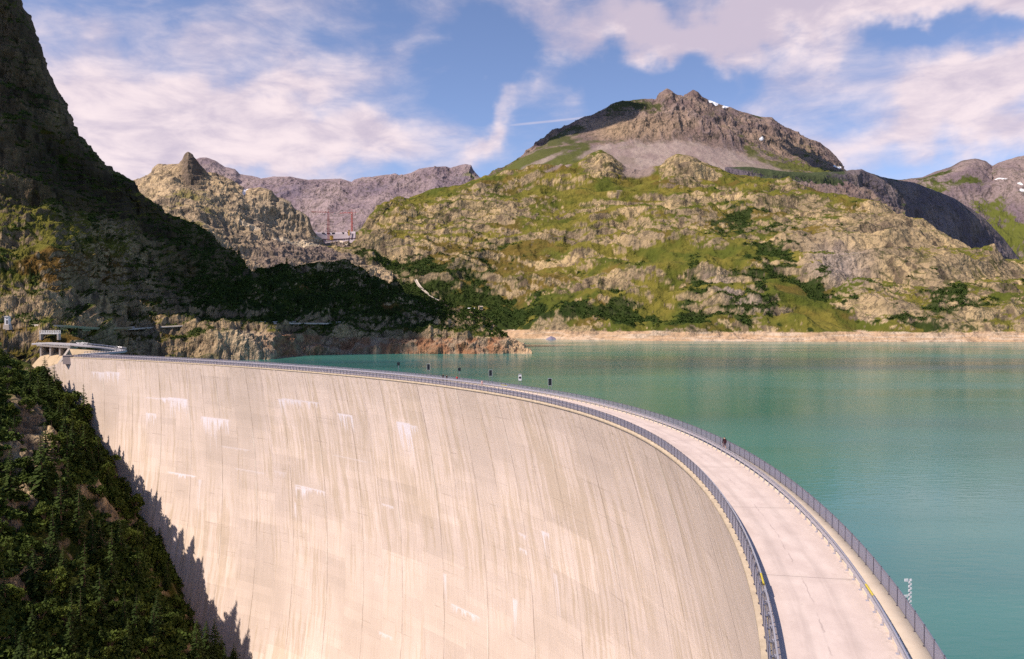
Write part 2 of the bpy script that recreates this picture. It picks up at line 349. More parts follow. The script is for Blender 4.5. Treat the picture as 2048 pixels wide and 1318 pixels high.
    h2 = T.m('MULTIPLY', line(vh, 11.5, 0.3), T.m('MULTIPLY', T.ramp(T.noise(T.mapping(sd, (0.09, .1, 1), loc=(3, 0, 0)), 1.0, 4, .7), 0.5, 0.66), 0.24))
    dk = T.m('MAXIMUM', T.m('MAXIMUM', j1, j2), T.m('MAXIMUM', h1, h2))
    c1 = T.mix(dk, sc, (0.23, 0.17, 0.125))
    # short dark drips from the top edge
    dr = T.m('MULTIPLY', T.ramp(T.noise(T.mapping(sd, (1.3, 0.02, 1), loc=(9, 0, 0)), 1.0, 4, .7), .56, .68), T.ramp(v, 0.5, 16, 0.75, 0))
    c1 = T.mix(dr, c1, (0.22, 0.17, 0.13))
    moss = T.m('MULTIPLY', T.ramp(T.noise(sd, 0.7, 6, .75), 0.5, 0.66), T.ramp(v, 0.0, 9, 0.45, 0))
    c1 = T.mix(moss, c1, (0.30, 0.24, 0.17))
    # lime run down some joints
    lm = T.m('MULTIPLY', line(T.m('ADD', uj, 0.35), 20.2, 0.5, -2.1), T.ramp(T.noise(T.mapping(sd, (0.06, .06, 1), loc=(8, 8, 0)), 1.0, 4, .6), .5, .62, 0, .55))
    c1 = T.mix(lm, c1, (0.84, 0.74, 0.64))
    c2 = T.mix(T.m('MULTIPLY', wh, T.ramp(T.noise(T.mapping(sd, (5., .4, 1)), 1.0, 4, .7), .3, .52, .45, 1.0)), c1, (0.90, 0.82, 0.86))
    T.l.new(c2, b.inputs['Base Color']); b.inputs['Roughness'].default_value = 0.9; b.inputs['Specular IOR Level'].default_value = 0.15
    bn = T.new('ShaderNodeBump', {'Height': T.m('SUBTRACT', T.m('ADD', T.m('MULTIPLY', fine, .4), T.m('MULTIPLY', vst2, .3)), dk), 'Strength': 0.5, 'Distance': 0.12}); T.l.new(bn.outputs[0], b.inputs['Normal'])
    o_.data.materials.append(m)
    # crest body: ledge, deck underside, upstream face as one swept section
    cm = mat('crest_concrete', (0.46, 0.37, 0.27), 0.9, 0, .45, .9, .3, .15)
    ss = np.r_[np.linspace(-2, 300, 302), np.linspace(300.5, S_END, 200)]
    sec = [(0.0, -0.5), (-0.03, -0.45), (-0.03, -0.10), (0.62, -0.06), (0.62, -0.01), (8.75, -0.01), (8.9, -0.01), (9.5, -3), (16, -18), (34, -60), (60, -170)]
    P = np.stack([crest_pt(ss, o, z) for o, z in sec], 0)
    mesh_obj('crest', (P - np.array(inv)), grid_faces(len(sec), len(ss))[:, ::-1], cm, dam)
    # raised walkway on the lake side
    wm = mat('walkway_concrete', (0.55, 0.46, 0.37), 0.9, 0, .22, .6, .3, .15)
    sec = [(7.12, 0.0), (7.12, 0.17), (8.82, 0.17), (8.82, 0.0)]
    P = np.stack([crest_pt(ss, o, z) for o, z in sec], 0)
    mesh_obj('walkway', (P - np.array(inv)), grid_faces(len(sec), len(ss))[:, ::-1], wm, dam)
    return dam
dam = build_dam()

# road on the crest
def build_road():
    ss = np.r_[np.linspace(-2, 250, 253), np.linspace(250.3, S_END, 500)]; oo = np.linspace(0.64, 7.12, 13)
    P = np.stack([crest_pt(ss, o, 0.004) for o in oo], 0)
    o = mesh_obj('road', P, grid_faces(len(oo), len(ss))[:, ::-1]); tag(o, kind='structure')
    SD = np.stack([np.broadcast_to(ss, (len(oo), len(ss))), np.broadcast_to(oo[:, None], (len(oo), len(ss))), np.zeros((len(oo), len(ss)))], -1)
    a2 = o.data.attributes.new('sd', 'FLOAT_VECTOR', 'POINT'); a2.data.foreach_set('vector', SD.astype(np.float32).ravel())
    m = bpy.data.materials.new('road_concrete'); m.use_nodes = True; T = NT(m.node_tree); T.n.clear()
    out = T.new('ShaderNodeOutputMaterial'); b = T.new('ShaderNodeBsdfPrincipled'); T.l.new(b.outputs[0], out.inputs[0])
    sd = T.new('ShaderNodeAttribute', attribute_name='sd').outputs['Vector']; sx = T.new('ShaderNodeSeparateXYZ', {0: sd}); u, v = sx.outputs[0], sx.outputs[1]
    n1 = T.noise(T.mapping(sd, (0.25, 0.5, 1)), 1.0, 6, 0.6); n2 = T.noise(sd, 3.0, 6, 0.7); n3 = T.noise(T.mapping(sd, (0.08, 1.6, 1)), 1.0, 4, .6)
    c = T.mix(T.ramp(n1, .3, .7), (0.55, 0.445, 0.40), (0.66, 0.545, 0.49))
    c = T.mix(T.m('MULTIPLY', T.ramp(n3, .5, .75), .3), c, (0.50, 0.42, 0.38))
    k = T.m('ADD', 0.92, T.m('MULTIPLY', n2, 0.16)); c = T.new('ShaderNodeVectorMath', {0: c, 3: k}, operation='SCALE').outputs[0]
    wob = T.m('MULTIPLY', T.m('SUBTRACT', T.noise(sd, 0.5, 4), .5), 0.7)
    f = T.m('ABSOLUTE', T.m('SUBTRACT', T.m('FRACT', T.m('DIVIDE', T.m('ADD', u, T.m('MULTIPLY', wob, .35)), 20.2)), 0.5))
    jt = T.m('MULTIPLY', T.ramp(f, 0.4965, 0.4990), 0.75)
    crk = T.m('MULTIPLY', T.ramp(T.m('ABSOLUTE', T.m('SUBTRACT', T.m('ADD', v, wob), 3.6)), 0.0, 0.07, 1, 0), T.m('MULTIPLY', T.ramp(T.noise(sd, .35, 3), .45, .6), 0.5))
    dirt = T.m('MULTIPLY', T.m('MAXIMUM', T.ramp(v, 5.6, 7.1), T.ramp(v, 1.6, 0.6)), T.ramp(n2, .35, .7))
    dirt = T.m('MULTIPLY', dirt, T.ramp(n1, .3, .65)); 
    c = T.mix(T.m('MULTIPLY', dirt, .65), c, (0.33, 0.27, 0.22))
    for vv_ in (2.5, 4.9): c = T.mix(T.m('MULTIPLY', T.ramp(T.m('ABSOLUTE', T.m('SUBTRACT', T.m('ADD', v, T.m('MULTIPLY', wob, .4)), vv_)), .1, .55, 1, 0), T.m('MULTIPLY', T.ramp(n3, .3, .6), .34)), c, (0.38, 0.31, 0.28))
    spt = T.ramp(T.noise(sd, .9, 3, .5), .66, .74); c = T.mix(T.m('MULTIPLY', spt, .3), c, (.38, .31, .26))
    band = T.m('MULTIPLY', T.ramp(T.m('ABSOLUTE', T.m('SUBTRACT', f, 0.5)), 0.0, 0.045, 1, 0), T.ramp(n1, .4, .6))
    c = T.mix(T.m('MULTIPLY', band, .25), c, (0.45, 0.38, 0.32))
    c = T.mix(T.m('MAXIMUM', jt, crk), c, (0.26, 0.2, 0.19))
    T.l.new(c, b.inputs['Base Color']); b.inputs['Roughness'].default_value = .9; b.inputs['Specular IOR Level'].default_value = .15
    bn = T.new('ShaderNodeBump', {'Height': n2, 'Strength': .35, 'Distance': .03}); T.l.new(bn.outputs[0], b.inputs['Normal'])
    o.data.materials.append(m)
build_road()

# fences and guard rails along the crest
M_POST = mat('post_metal', (0.09, 0.085, 0.12), 0.55, 0.3, .1, 2)
M_RAILTOP = mat('rail_metal', (0.33, 0.32, 0.38), 0.4, 0.6, .1, 2)
M_MESH = mat('mesh_metal', (0.33, 0.315, 0.39), 0.5, 0.3, .1, 2)
M_BEAM = mat('beam_galvanised', (0.55, 0.54, 0.60), 0.38, 0.55, .12, 1.2)
M_YEL = mat('yellow_paint', (0.80, 0.62, 0.06), 0.5)
def sweep(name, sec, ss, m, parent, inv, closed=True):
    if closed: sec = sec + [sec[0]]
    P = np.stack([crest_pt(ss, o, z) for o, z in sec], 0)
    return mesh_obj(name, P - inv, grid_faces(len(sec), len(ss))[:, ::-1], m, parent)
def fence(name, off, z0, height, pitch, label, bar_w=0.035, bar_p=0.075, pw=0.07):
    s0 = 1.0; e = empty(name, tuple(crest_pt(180.0, off, z0)), 0, label, 'fence'); inv = np.array(e.location)
    ss = np.arange(s0, S_END, 1.0)
    sweep('top_rail', [(off - .03, z0 + height), (off + .03, z0 + height), (off + .03, z0 + height - .05), (off - .03, z0 + height - .05)], ss, M_RAILTOP, e, inv)
    sweep('bottom_rail', [(off - .02, z0 + .10), (off + .02, z0 + .10), (off + .02, z0 + .06), (off - .02, z0 + .06)], ss, M_RAILTOP, e, inv)
    # upright bars of the infill
    b = np.arange(s0, S_END, bar_p); x, y, tx, ty, nx, ny = crest(b)
    V = []
    for o, sg, z in ((-.006, -1, .1), (-.006, 1, .1), (.006, 1, .1), (.006, -1, .1), (-.006, -1, 1), (-.006, 1, 1), (.006, 1, 1), (.006, -1, 1)):
        zz = z0 + .08 if z < .5 else z0 + height - .03
        V.append(np.stack([x + nx * (off + o) + tx * sg * bar_w / 2, y + ny * (off + o) + ty * sg * bar_w / 2, np.full_like(x, zz)], -1))
    V = np.stack(V, 1) - inv; base = (np.arange(len(b)) * 8)[:, None, None]
    Fs = np.array([(0, 1, 5, 4), (1, 2, 6, 5), (2, 3, 7, 6), (3, 0, 4, 7)])[None] + base
    mesh_obj('mesh_panel', V.reshape(-1, 3), Fs.reshape(-1, 4), M_MESH, e)
    ps = np.arange(s0, S_END, pitch)[::-1]; ps = ps[crest_pt(ps, off)[:, 1] > 30]
    mb = MB(); mb.box((0, 0, height / 2 + .02), (pw, pw, height + .04)); mb.box((0, 0, .012), (pw * 2.2, pw * 2.2, .024))
    first = mb.build('post', M_POST, e)
    far = MB()
    for i, q in enumerate(ps):
        p = crest_pt(q, off, z0) - inv; X = crest(q); a = math.atan2(X[3], X[2])
        if i == 0: first.location = p; first.rotation_euler = (0, 0, a)
        elif i < 100:
            c = first.copy(); C.objects.link(c); c.parent = e; c.location = p; c.rotation_euler = (0, 0, a)
        else: far.box((p[0], p[1], p[2] + height / 2 + .02), (pw, pw, height + .04), a)
    o = far.build('post', M_POST, e); o['kind'] = 'stuff'
    return e
fence('lakeside_fence', 8.55, 0.17, 1.15, 2.0, 'long grey mesh fence with dark posts along the lake side of the crest road')
fence('valley_side_fence', 0.30, -0.03, 1.2, 1.85, 'dark barred fence along the edge above the sheer face of the dam', pw=0.085)
def guardrail(name, off, z0, label, yel, side):
    e = empty(name, tuple(crest_pt(180.0, off, z0)), 0, label, 'guard rail'); inv = np.array(e.location)
    ss = np.arange(1.0, S_END, 1.0); w = .04 * side
    sec = [(off - w * 1.5, z0 + .86), (off + w * .2, z0 + .84), (off - w * 1.2, z0 + .78), (off - w * 1.2, z0 + .72), (off + w * .2, z0 + .68), (off - w * 1.2, z0 + .62), (off - w * 1.2, z0 + .57), (off + w * .3, z0 + .52), (off + w * .6, z0 + .52), (off + w * .6, z0 + .86)]
    sweep('beam', sec, ss, M_BEAM, e, inv)
    if side > 0: sweep('top_tube', [(off + w * .8 - .05, z0 + .99), (off + w * .8 + .05, z0 + .99), (off + w * .8 + .05, z0 + .91), (off + w * .8 - .05, z0 + .91)], ss, M_BEAM, e, inv)
    for k, (a, b) in enumerate(yel):
        q = np.linspace(a, b, 8)
        y_ = sweep('yellow_stripe', [(off + w * .8 - .056, z0 + .996), (off + w * .8 + .056, z0 + .996), (off + w * .8 + .056, z0 + .904), (off + w * .8 - .056, z0 + .904)], q, M_YEL, e, inv)
    ps = np.arange(2.0, S_END, 2.0)[::-1]; ps = ps[crest_pt(ps, off)[:, 1] > 30]
    mb = MB(); mb.box((0, 0, .46), (.08, .10, .92)); mb.box((0, 0, .015), (.26, .26, .03)); first = mb.build('post', M_BEAM, e); far = MB()
    for i, q in enumerate(ps):
        p = crest_pt(q, off + side * .1, z0) - inv; X = crest(q); a = math.atan2(X[3], X[2])
        if i == 0: first.location = p; first.rotation_euler = (0, 0, a)
        elif i < 100: c = first.copy(); C.objects.link(c); c.parent = e; c.location = p; c.rotation_euler = (0, 0, a)
        else: far.box((p[0], p[1], p[2] + .46), (.08, .10, .92), a)
    far.build('post', M_BEAM, e)['kind'] = 'stuff'
def s_near(px, py, off):
    q = np.linspace(0, S_END - 1, 6000); u, v = proj(crest_pt(q, off, 0.9)); return float(q[np.argmin((u - px) ** 2 + (v - py) ** 2)])
ya = s_near(1729, 1171, 6.95); yb = s_near(1746, 1193, 6.95); yc = s_near(1503, 1158, .9); yd = s_near(1511, 1178, .9); ye = s_near(1003, 763, 6.95); yf = s_near(1015, 765, 6.95)
guardrail('lakeside_guard_rail', 6.95, 0.004, 'pale galvanised guard rail between the crest road and the raised lakeside walkway', [(ya, yb), (ye, yf)], 1)
guardrail('valley_side_guard_rail', 0.66, 0.0, 'steel guard rail just inside the barred fence above the dam face', [(yc, yd)], -1)

# ------------------------------------------------------------------ water
def build_water():
    ss = np.linspace(-6, S_END, 240); E = crest_pt(ss, 8.0, WATER_Z)
    ys = [(-1, 0)]
    rows = [E]
    # outer boundary: march out from the dam in steps, ending far beyond the shores
    tgt = np.stack([np.linspace(-900, 2600, 240), np.interp(np.linspace(0, 1, 240), [0, .35, .8, 1], [1600, 1800, 1200, -300]), np.full(240, WATER_Z)], -1)
    for t in np.linspace(0, 1, 40)[1:]: rows.append(E * (1 - t) + tgt * t)
    P = np.stack(rows, 0)
    o = mesh_obj('lake_water', P, grid_faces(*P.shape[:2])[:, ::-1]); tag(o, kind='structure')
    m = bpy.data.materials.new('lake'); m.use_nodes = True; T = NT(m.node_tree); T.n.clear()
    out = T.new('ShaderNodeOutputMaterial'); b = T.new('ShaderNodeBsdfPrincipled'); T.l.new(b.outputs[0], out.inputs[0])
    ob = T.new('ShaderNodeTexCoord').outputs['Object']
    n = T.noise(T.mapping(ob, (0.002, 0.0045, 1)), 1.0, 4, .55)
    nb = T.noise(T.mapping(ob, (0.0012, 0.0045, 1), loc=(1, 7, 0)), 1.0, 4, .55)
    c = T.mix(T.ramp(n, .3, .7), (0.030, 0.165, 0.128), (0.060, 0.218, 0.185))
    c = T.mix(T.ramp(nb, .46, .70), c, (0.030, 0.100, 0.115))
    T.l.new(c, b.inputs['Base Color']); b.inputs['IOR'].default_value = 1.33
    b.inputs['Specular IOR Level'].default_value = 0.5
    rr = T.ramp(T.noise(T.mapping(ob, (0.004, 0.016, 1), loc=(3, 3, 0)), 1.0, 5, .65),   .3, .7, .10, .20); T.l.new(rr, b.inputs['Roughness'])
    w = T.m('ADD', T.noise(T.mapping(ob, (.3, .7, 1)), 1.0, 3, .55), T.m('MULTIPLY', T.noise(T.mapping(ob, (.05, .1, 1)), 1.0, 3), 1.2))
    bn = T.new('ShaderNodeBump', {'Height': w, 'Strength': .16, 'Distance': .3}); T.l.new(bn.outputs[0], b.inputs['Normal'])
    o.data.materials.append(m)
build_water()

# ------------------------------------------------------------------ terrain in distance layers
def curve_at(cv, px):
    cv = np.array(cv, float); return np.stack([np.interp(px, cv[:, 0], cv[:, i]) for i in (1, 2)], -1)
def smooth1(a, k):
    if k < 2: return a
    ker = np.hanning(k + 2)[1:-1]; ker /= ker.sum(); pad = np.pad(a, ((k, k), (0, 0)), 'edge')
    return np.stack([np.convolve(pad[:, i], ker, 'same')[k:-k] for i in range(a.shape[1])], -1)
def surf(curves, px, nts, sm=None):
    """curves: list of [(px, py, D)...] from foot to crest and down the back; returns grid of nominal points"""
    rows = []
    for i, cv in enumerate(curves):
        q = curve_at(cv, px); q = smooth1(q, (sm[i] if sm else 1)); rows.append(at(px, q[:, 0], q[:, 1]))
    K = np.stack(rows, 0); n = len(K); out = []; tt = []
    for i in range(n - 1):
        p0, p1, p2, p3 = K[max(i - 1, 0)], K[i], K[i + 1], K[min(i + 2, n - 1)]
        m1 = (p2 - p0) * .5 if 0 < i else (p2 - p1); m2 = (p3 - p1) * .5 if i + 2 < n else (p2 - p1)
        # sharp crest: no overshoot at the ridge
        for k in range(nts[i]):
            t = k / nts[i]; h = t * t * (3 - 2 * t)
            a = p1 * (2 * t ** 3 - 3 * t ** 2 + 1) + m1 * (t ** 3 - 2 * t ** 2 + t) + p2 * (-2 * t ** 3 + 3 * t ** 2) + m2 * (t ** 3 - t ** 2)
            l = p1 * (1 - t) + p2 * t; out.append(l * .6 + a * .4); tt.append(i + t)
    out.append(K[-1]); tt.append(n - 1)
    return np.stack(out, 0), np.array(tt)
def normals(P):
    du = np.gradient(P, axis=1); dv = np.gradient(P, axis=0); n = np.cross(du, dv); n /= np.linalg.norm(n, axis=-1, keepdims=True) + 1e-9
    return n
def ell(px, py, items):
    """sum of soft ellipses (cx, cy, rx, ry, rot, amp)"""
    r = np.zeros_like(px)
    for cx, cy, rx, ry, rot, a in items:
        c, s = math.cos(R(rot)), math.sin(R(rot)); dx, dy = px - cx, -(py - cy)
        u = (dx * c + dy * s) / rx; v = (dy * c - dx * s) / ry; r += a * np.exp(-(u * u + v * v) ** 1.3)
    return r
GR1, GR2, SHR, RK1, RK2, RK3, SCR, TAN, HEATH = (.078, .090, .014), (.165, .140, .026), (.020, .036, .007), (.47, .34, .18), (.29, .215, .13), (.14, .10, .075), (.255, .19, .175), (.47, .31, .19), (.13, .075, .022)
LAYERS = {}
def layer(name, curves, pxr, nu, nts, amp, feat, paint, mt, ampmap=None, fine=.45, terr=None, gully=0.0, foot=(-.02, .5), ridge_amp=.35, sm=None, seed=1, label=None, strat=0.35, flute=0.0):
    px = np.linspace(pxr[0], pxr[1], nu); P, tt = surf(curves, px, nts, sm); N = normals(P); N[N[..., 1] > 0] *= 1
    if np.mean(N[: len(tt) // 2, :, 1]) > 0: N = -N
    nr = len(curves) - 2; t2 = np.broadcast_to(tt[:, None], P.shape[:2])
    fall = 1 - (1 - ridge_amp) * np.exp(-((t2 - nr) / .18) ** 2); fall = fall * sstep(t2, *foot)
    q = P / feat
    big = fbm(q * np.array([1, 1, .8]), 7, seed, .52, True); sm2 = fbm(q * 3.1 + 5, 6, seed + 3, .58)
    st = fbm(np.stack([q[..., 0] * .35, q[..., 1] * .35, q[..., 2] * 3.5 + q[..., 0] * .4], -1), 6, seed + 7, .6, True)      # ledges
    fl = fbm(np.stack([q[..., 0] * 4.5, q[..., 1] * 2.5, q[..., 2] * .7], -1), 5, seed + 9, .6, True)          # gullies and ribs
    # blocky fractures: the same joints cut at several sizes
    bl = 0
    for k_, (fq, w_) in enumerate(((2.2, .5), (5.1, .3), (11., .2))):
        c_ = np.floor(q * fq * np.array([1, .6, 1.25]) + fbm(q * fq * .7, 2, seed + 31 + k_)[..., None] * .9); bl = bl + w_ * _h(c_[..., 0].astype(np.int64), c_[..., 1].astype(np.int64), c_[..., 2].astype(np.int64), seed + k_)
    led = np.zeros_like(t2)
    if terr:
        Hb, A_ = terr; ph = (P[..., 2] + Hb * 1.1 * fbm(P / (feat * 2.8), 3, seed + 60) + Hb * .35 * fbm(P / (feat * .6), 4, seed + 61)) / Hb; fr = ph - np.floor(ph)
        g_ = np.where(fr < .42, fr / .42 * .84, .84 + (fr - .42) / .58 * .16); mk = sstep(fbm(P / (feat * 1.9), 3, seed + 62), -.35, .2) * fall
        led = (sstep(fr, .38, .55) - .5) * mk; P = P + np.stack([0 * g_, 0 * g_, (g_ - fr) * Hb * A_ * mk], -1)
    if terr:
        H2 = Hb * .29; ph = (P[..., 2] + H2 * 1.6 * fbm(P / (feat * .9), 4, seed + 64)) / H2; fr = ph - np.floor(ph); g_ = np.where(fr < .45, fr / .45 * .85, .85 + (fr - .45) / .55 * .15)
        mk = sstep(fbm(P / (feat * .8), 3, seed + 65), -.3, .2) * fall * (1 - .75 * sstep(px, 1480., 1700.) * (name == 'mountainside')); P = P + np.stack([0 * g_, 0 * g_, (g_ - fr) * H2 * A_ * mk], -1); led = led + .5 * (sstep(fr, .4, .6) - .5) * mk
    gl = fbm(np.stack([q[..., 0] * 1.25 + .3 * q[..., 2], q[..., 1] * .8, q[..., 2] * .28], -1), 5, seed + 71, .55, True) if gully else 0
    u, v = proj(P)
    disp = (gully * gl + big * 1.0 + sm2 * fine + strat * st * .6 + flute * fl + bl * .08) * amp
    if ampmap: disp = disp * np.clip(ampmap(u, v), .1, 2)
    P2 = P + N * (disp * fall)[..., None]
    n2 = normals(P2); n2 = np.where(n2[..., 2:3] < 0, -n2, n2)
    col, rock = paint(P2, n2, u, v, t2, dict(big=big, sm=sm2, st=st, fl=fl, bl=bl, led=led), seed)
    o = mesh_obj(name, P2, grid_faces(*P2.shape[:2]), mt, None, True); set_col(o, col, rock)
    tag(o, label, None, None, 'structure'); LAYERS[name] = (P2, u, v, t2, n2, col)
    return o

def rock_col(P, a, feat, seed, light=RK1, mid=RK2, dark=RK3):
    n = fbm(P / (feat * .5), 5, seed + 40) * .9 + a['sm'] * .25; b = fbm(np.stack([P[..., 0] / feat * 2, P[..., 1] / feat * 2, P[..., 2] / feat * .7], -1), 5, seed + 50)
    c = mixc(mid, light, sstep(n + .25 * b, -.35, .45)); c = mixc(c, dark, sstep(b - .2 * n, .15, .6) * .6)
    w = fbm(np.stack([P[..., 0] / feat * 9, P[..., 1] / feat * 6, P[..., 2] / feat * 1.6], -1), 4, seed + 55, .6); return mixc(c, np.array(dark) * .55, sstep(w, .12, .42) * .75)

MT_FAR = terrain_mat('mountain_far', 5.0, .4, .13, crack=.3); MT_MAIN = terrain_mat('mountain_ground', 3.0, .55, .20, crack=.7); MT_NEAR = terrain_mat('hill_ground', 1.3, .8, .3, crack=.8); MT_BANK = terrain_mat('bank_ground', .55, 1.0, .34)

# main mountain, lower flank
def paint_main(P, n, u, v, t, a, seed):
    up = n[..., 2]; rk = rock_col(P, a, 120, seed)
    m1 = fbm(np.stack([P[..., 0] / 55, P[..., 1] / 80, P[..., 2] / 16], -1), 6, 77, .6)        # patches follow the ledges
    m2 = fbm(P / 170, 4, 78)
    g = m1 * .7 + m2 * .35 + (up - .60) * 2.6 + a['led'] * 1.0 + .10 + .7 * fbm(P / 12, 4, 86, .6)
    g += ell(u, v, [(1215, 385, 130, 40, 12, .9), (1130, 345, 90, 22, 20, .7), (1180, 445, 200, 13, 6, .85), (1250, 500, 260, 12, -3, .9), (1060, 497, 90, 12, 5, .5), (1330, 540, 60, 75, -20, .9), (1250, 600, 170, 45, 10, .6), (1620, 610, 140, 34, -34, 1.5), (1700, 640, 90, 16, -12, 1.3),
                   (1560, 580, 30, 60, 0, .3), (1380, 400, 80, 16, -10, .25), (1650, 395, 110, 14, -20, .45), (1480, 370, 100, 12, -8, .4), (850, 400, 45, 14, 15, .8), (900, 590, 110, 60, 0, .35), (1000, 540, 100, 50, 0, .3), (1000, 600, 110, 50, 0, .25), (1290, 370, 60, 26, 30, .6),
                   (1850, 530, 330, 120, -10, -.95), (1750, 470, 130, 60, -20, -.35), (900, 470, 150, 60, 20, -.35), (980, 430, 130, 40, 10, -.4), (1200, 415, 140, 12, 4, -.45), (1420, 470, 160, 30, -8, -.25), (1220, 472, 200, 12, 3, -.5), (1450, 600, 110, 50, -30, -.45), (1700, 560, 100, 60, 0, -.3), (1372, 338, 48, 24, 0, -2.4), (1205, 328, 36, 22, 0, -2.2), (1300, 380, 60, 20, 0, .5), (1100, 360, 80, 20, 15, .5), (1160, 395, 120, 20, 10, .5), (760, 480, 60, 50, 0, -.2), (1160, 528, 160, 8, 0, -.3)])
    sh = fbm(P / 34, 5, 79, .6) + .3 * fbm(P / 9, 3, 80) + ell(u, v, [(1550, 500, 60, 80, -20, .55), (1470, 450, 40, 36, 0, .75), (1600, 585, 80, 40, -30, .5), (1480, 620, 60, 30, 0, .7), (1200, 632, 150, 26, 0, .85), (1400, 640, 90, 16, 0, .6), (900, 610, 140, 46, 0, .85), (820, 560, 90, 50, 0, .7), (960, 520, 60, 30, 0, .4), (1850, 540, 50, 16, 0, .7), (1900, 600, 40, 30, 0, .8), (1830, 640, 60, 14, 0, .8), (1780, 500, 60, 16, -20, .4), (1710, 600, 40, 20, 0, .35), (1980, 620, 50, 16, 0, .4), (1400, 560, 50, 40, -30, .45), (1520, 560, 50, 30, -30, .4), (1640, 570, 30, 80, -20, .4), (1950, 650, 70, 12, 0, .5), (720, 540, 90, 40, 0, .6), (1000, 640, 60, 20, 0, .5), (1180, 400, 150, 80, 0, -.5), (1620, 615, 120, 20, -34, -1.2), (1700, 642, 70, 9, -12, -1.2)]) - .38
    hw = sstep(fbm(P / 60, 4, 81) + ell(u, v, [(950, 540, 160, 60, 0, .8), (850, 600, 120, 50, 0, .6), (1450, 440, 120, 20, 0, .35), (880, 560, 100, 60, 0, .5), (1080, 540, 150, 20, 0, .3)]), .1, .5)
    pw = P + 14 * np.stack([fbm(P / 40, 3, 87), 0 * u, fbm(P / 40, 3, 88)], -1)
    vc = np.minimum(np.abs(fbm(np.stack([pw[..., 0] / 60, pw[..., 1] / 90, pw[..., 2] / 26], -1), 4, 89, .5)) / .055, np.abs(fbm(np.stack([pw[..., 0] / 30 + pw[..., 2] / 40, pw[..., 1] / 60, pw[..., 2] / 50], -1), 4, 90, .5)) / .045); vc = 1 - sstep(vc, .45, 1.2)
    vc = vc * sstep(fbm(P / 90, 3, 94), -.5, .2)
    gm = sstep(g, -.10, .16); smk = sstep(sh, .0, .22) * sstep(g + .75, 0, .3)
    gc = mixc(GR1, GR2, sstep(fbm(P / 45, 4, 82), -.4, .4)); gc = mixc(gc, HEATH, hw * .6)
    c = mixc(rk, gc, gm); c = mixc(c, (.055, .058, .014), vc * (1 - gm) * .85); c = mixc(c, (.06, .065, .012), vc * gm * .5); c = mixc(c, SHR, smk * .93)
    # pinkish-grey rock wall on the right, dry gully
    c = mixc(c, (.34, .27, .245), ell(u, v, [(1680, 530, 60, 50, 0, .7), (1590, 630, 60, 20, 0, .0), (1465, 590, 70, 22, -35, .6), (1730, 640, 60, 16, 0, .4)]) * (1 - gm) * (1 - smk))
    sc = sstep(ell(u, v, [(1470, 322, 120, 24, -8, 1.2), (1275, 335, 50, 22, 0, 1.1), (1372, 338, 44, 22, 0, -1.5), (1205, 328, 34, 20, 0, -1.5), (1130, 330, 60, 5, 22, .8), (1240, 385, 10, 30, -15, .5)]) + .4 * a['sm'], .45, .75)
    c = mixc(c, SCR, sc * .9)
    # bare drawdown strip
    bz = P[..., 2] + 1.6 * fbm(P / 12, 3, 83) + 1.2 * fbm(P / 60, 2, 84); br = 1 - sstep(bz, -2.6, -1.2)
    tn = mixc(TAN, (.54, .41, .30), sstep(fbm(np.stack([P[..., 0] / 30, P[..., 1] / 30, P[..., 2] / 2.2], -1), 5, 85), -.2, .4)); tn = mixc(tn, (.24, .17, .12), sstep(fbm(np.stack([P[..., 0] / 7, P[..., 1] / 7, P[..., 2] / 3], -1), 4, 99), .15, .45) * .7); c = mixc(c, tn, br)
    return c, np.clip((1 - gm) * (1 - smk) * (1 - br * .4) * (1 - sc), 0, 1)
def wz(px, z, D):  # picture row of height z at depth D
    p = proj(np.array([(px - CX) / F * D, D, z])); return float(p[1])
def const_z(z, items): return [(px, wz(px, z, D), D) for px, D in items]
sh = [(560, 1330), (900, 1330), (1000, 1290), (1060, 1240), (1150, 1190), (1300, 1130), (1500, 1100), (1800, 1085), (2048, 1075), (2200, 1075)]
F1 = [const_z(-24, [(p, d - 12) for p, d in sh]), const_z(WATER_Z, sh), const_z(-1.0, [(p, d + 32) for p, d in sh]),
      [(560, 600, 1420), (800, 590, 1450), (1000, 590, 1480), (1300, 580, 1330), (1500, 575, 1300), (1700, 590, 1260), (2200, 575, 1230)],
      [(560, 540, 1500), (700, 530, 1520), (800, 500, 1600), (1000, 490, 1700), (1300, 478, 1620), (1500, 470, 1560), (1700, 490, 1430), (1900, 545, 1330), (2048, 580, 1300), (2200, 580, 1300)],
      [(560, 515, 1650), (650, 506, 1650), (735, 466, 1700), (800, 425, 1800), (950, 400, 1900), (1200, 395, 1900), (1500, 395, 1850), (1700, 430, 1650), (1850, 480, 1480), (2000, 540, 1390), (2200, 560, 1380)],
      [(560, 500, 1700), (650, 494, 1700), (690, 486, 1715), (712, 468, 1740), (735, 448, 1760), (760, 425, 1800), (800, 402, 1900), (850, 386, 2000), (950, 367, 2100), (1000, 356, 2150), (1050, 346, 2150), (1110, 338, 2180), (1155, 330, 2180), (1178, 310, 2150), (1200, 302, 2130), (1225, 310, 2130), (1250, 334, 2150), (1285, 347, 2150), (1318, 342, 2120), (1332, 322, 2080), (1350, 312, 2060), (1385, 314, 2060), (1405, 324, 2070), (1430, 336, 2080), (1460, 346, 2080), (1500, 352, 2050), (1560, 364, 2000), (1700, 402, 1850), (1800, 433, 1720), (1900, 478, 1600), (2000, 524, 1480), (2048, 527, 1460), (2200, 545, 1450)],
      [(560, 620, 1900), (800, 480, 2300), (1200, 400, 2500), (1500, 420, 2400), (1800, 520, 2000), (2200, 640, 1800)]]
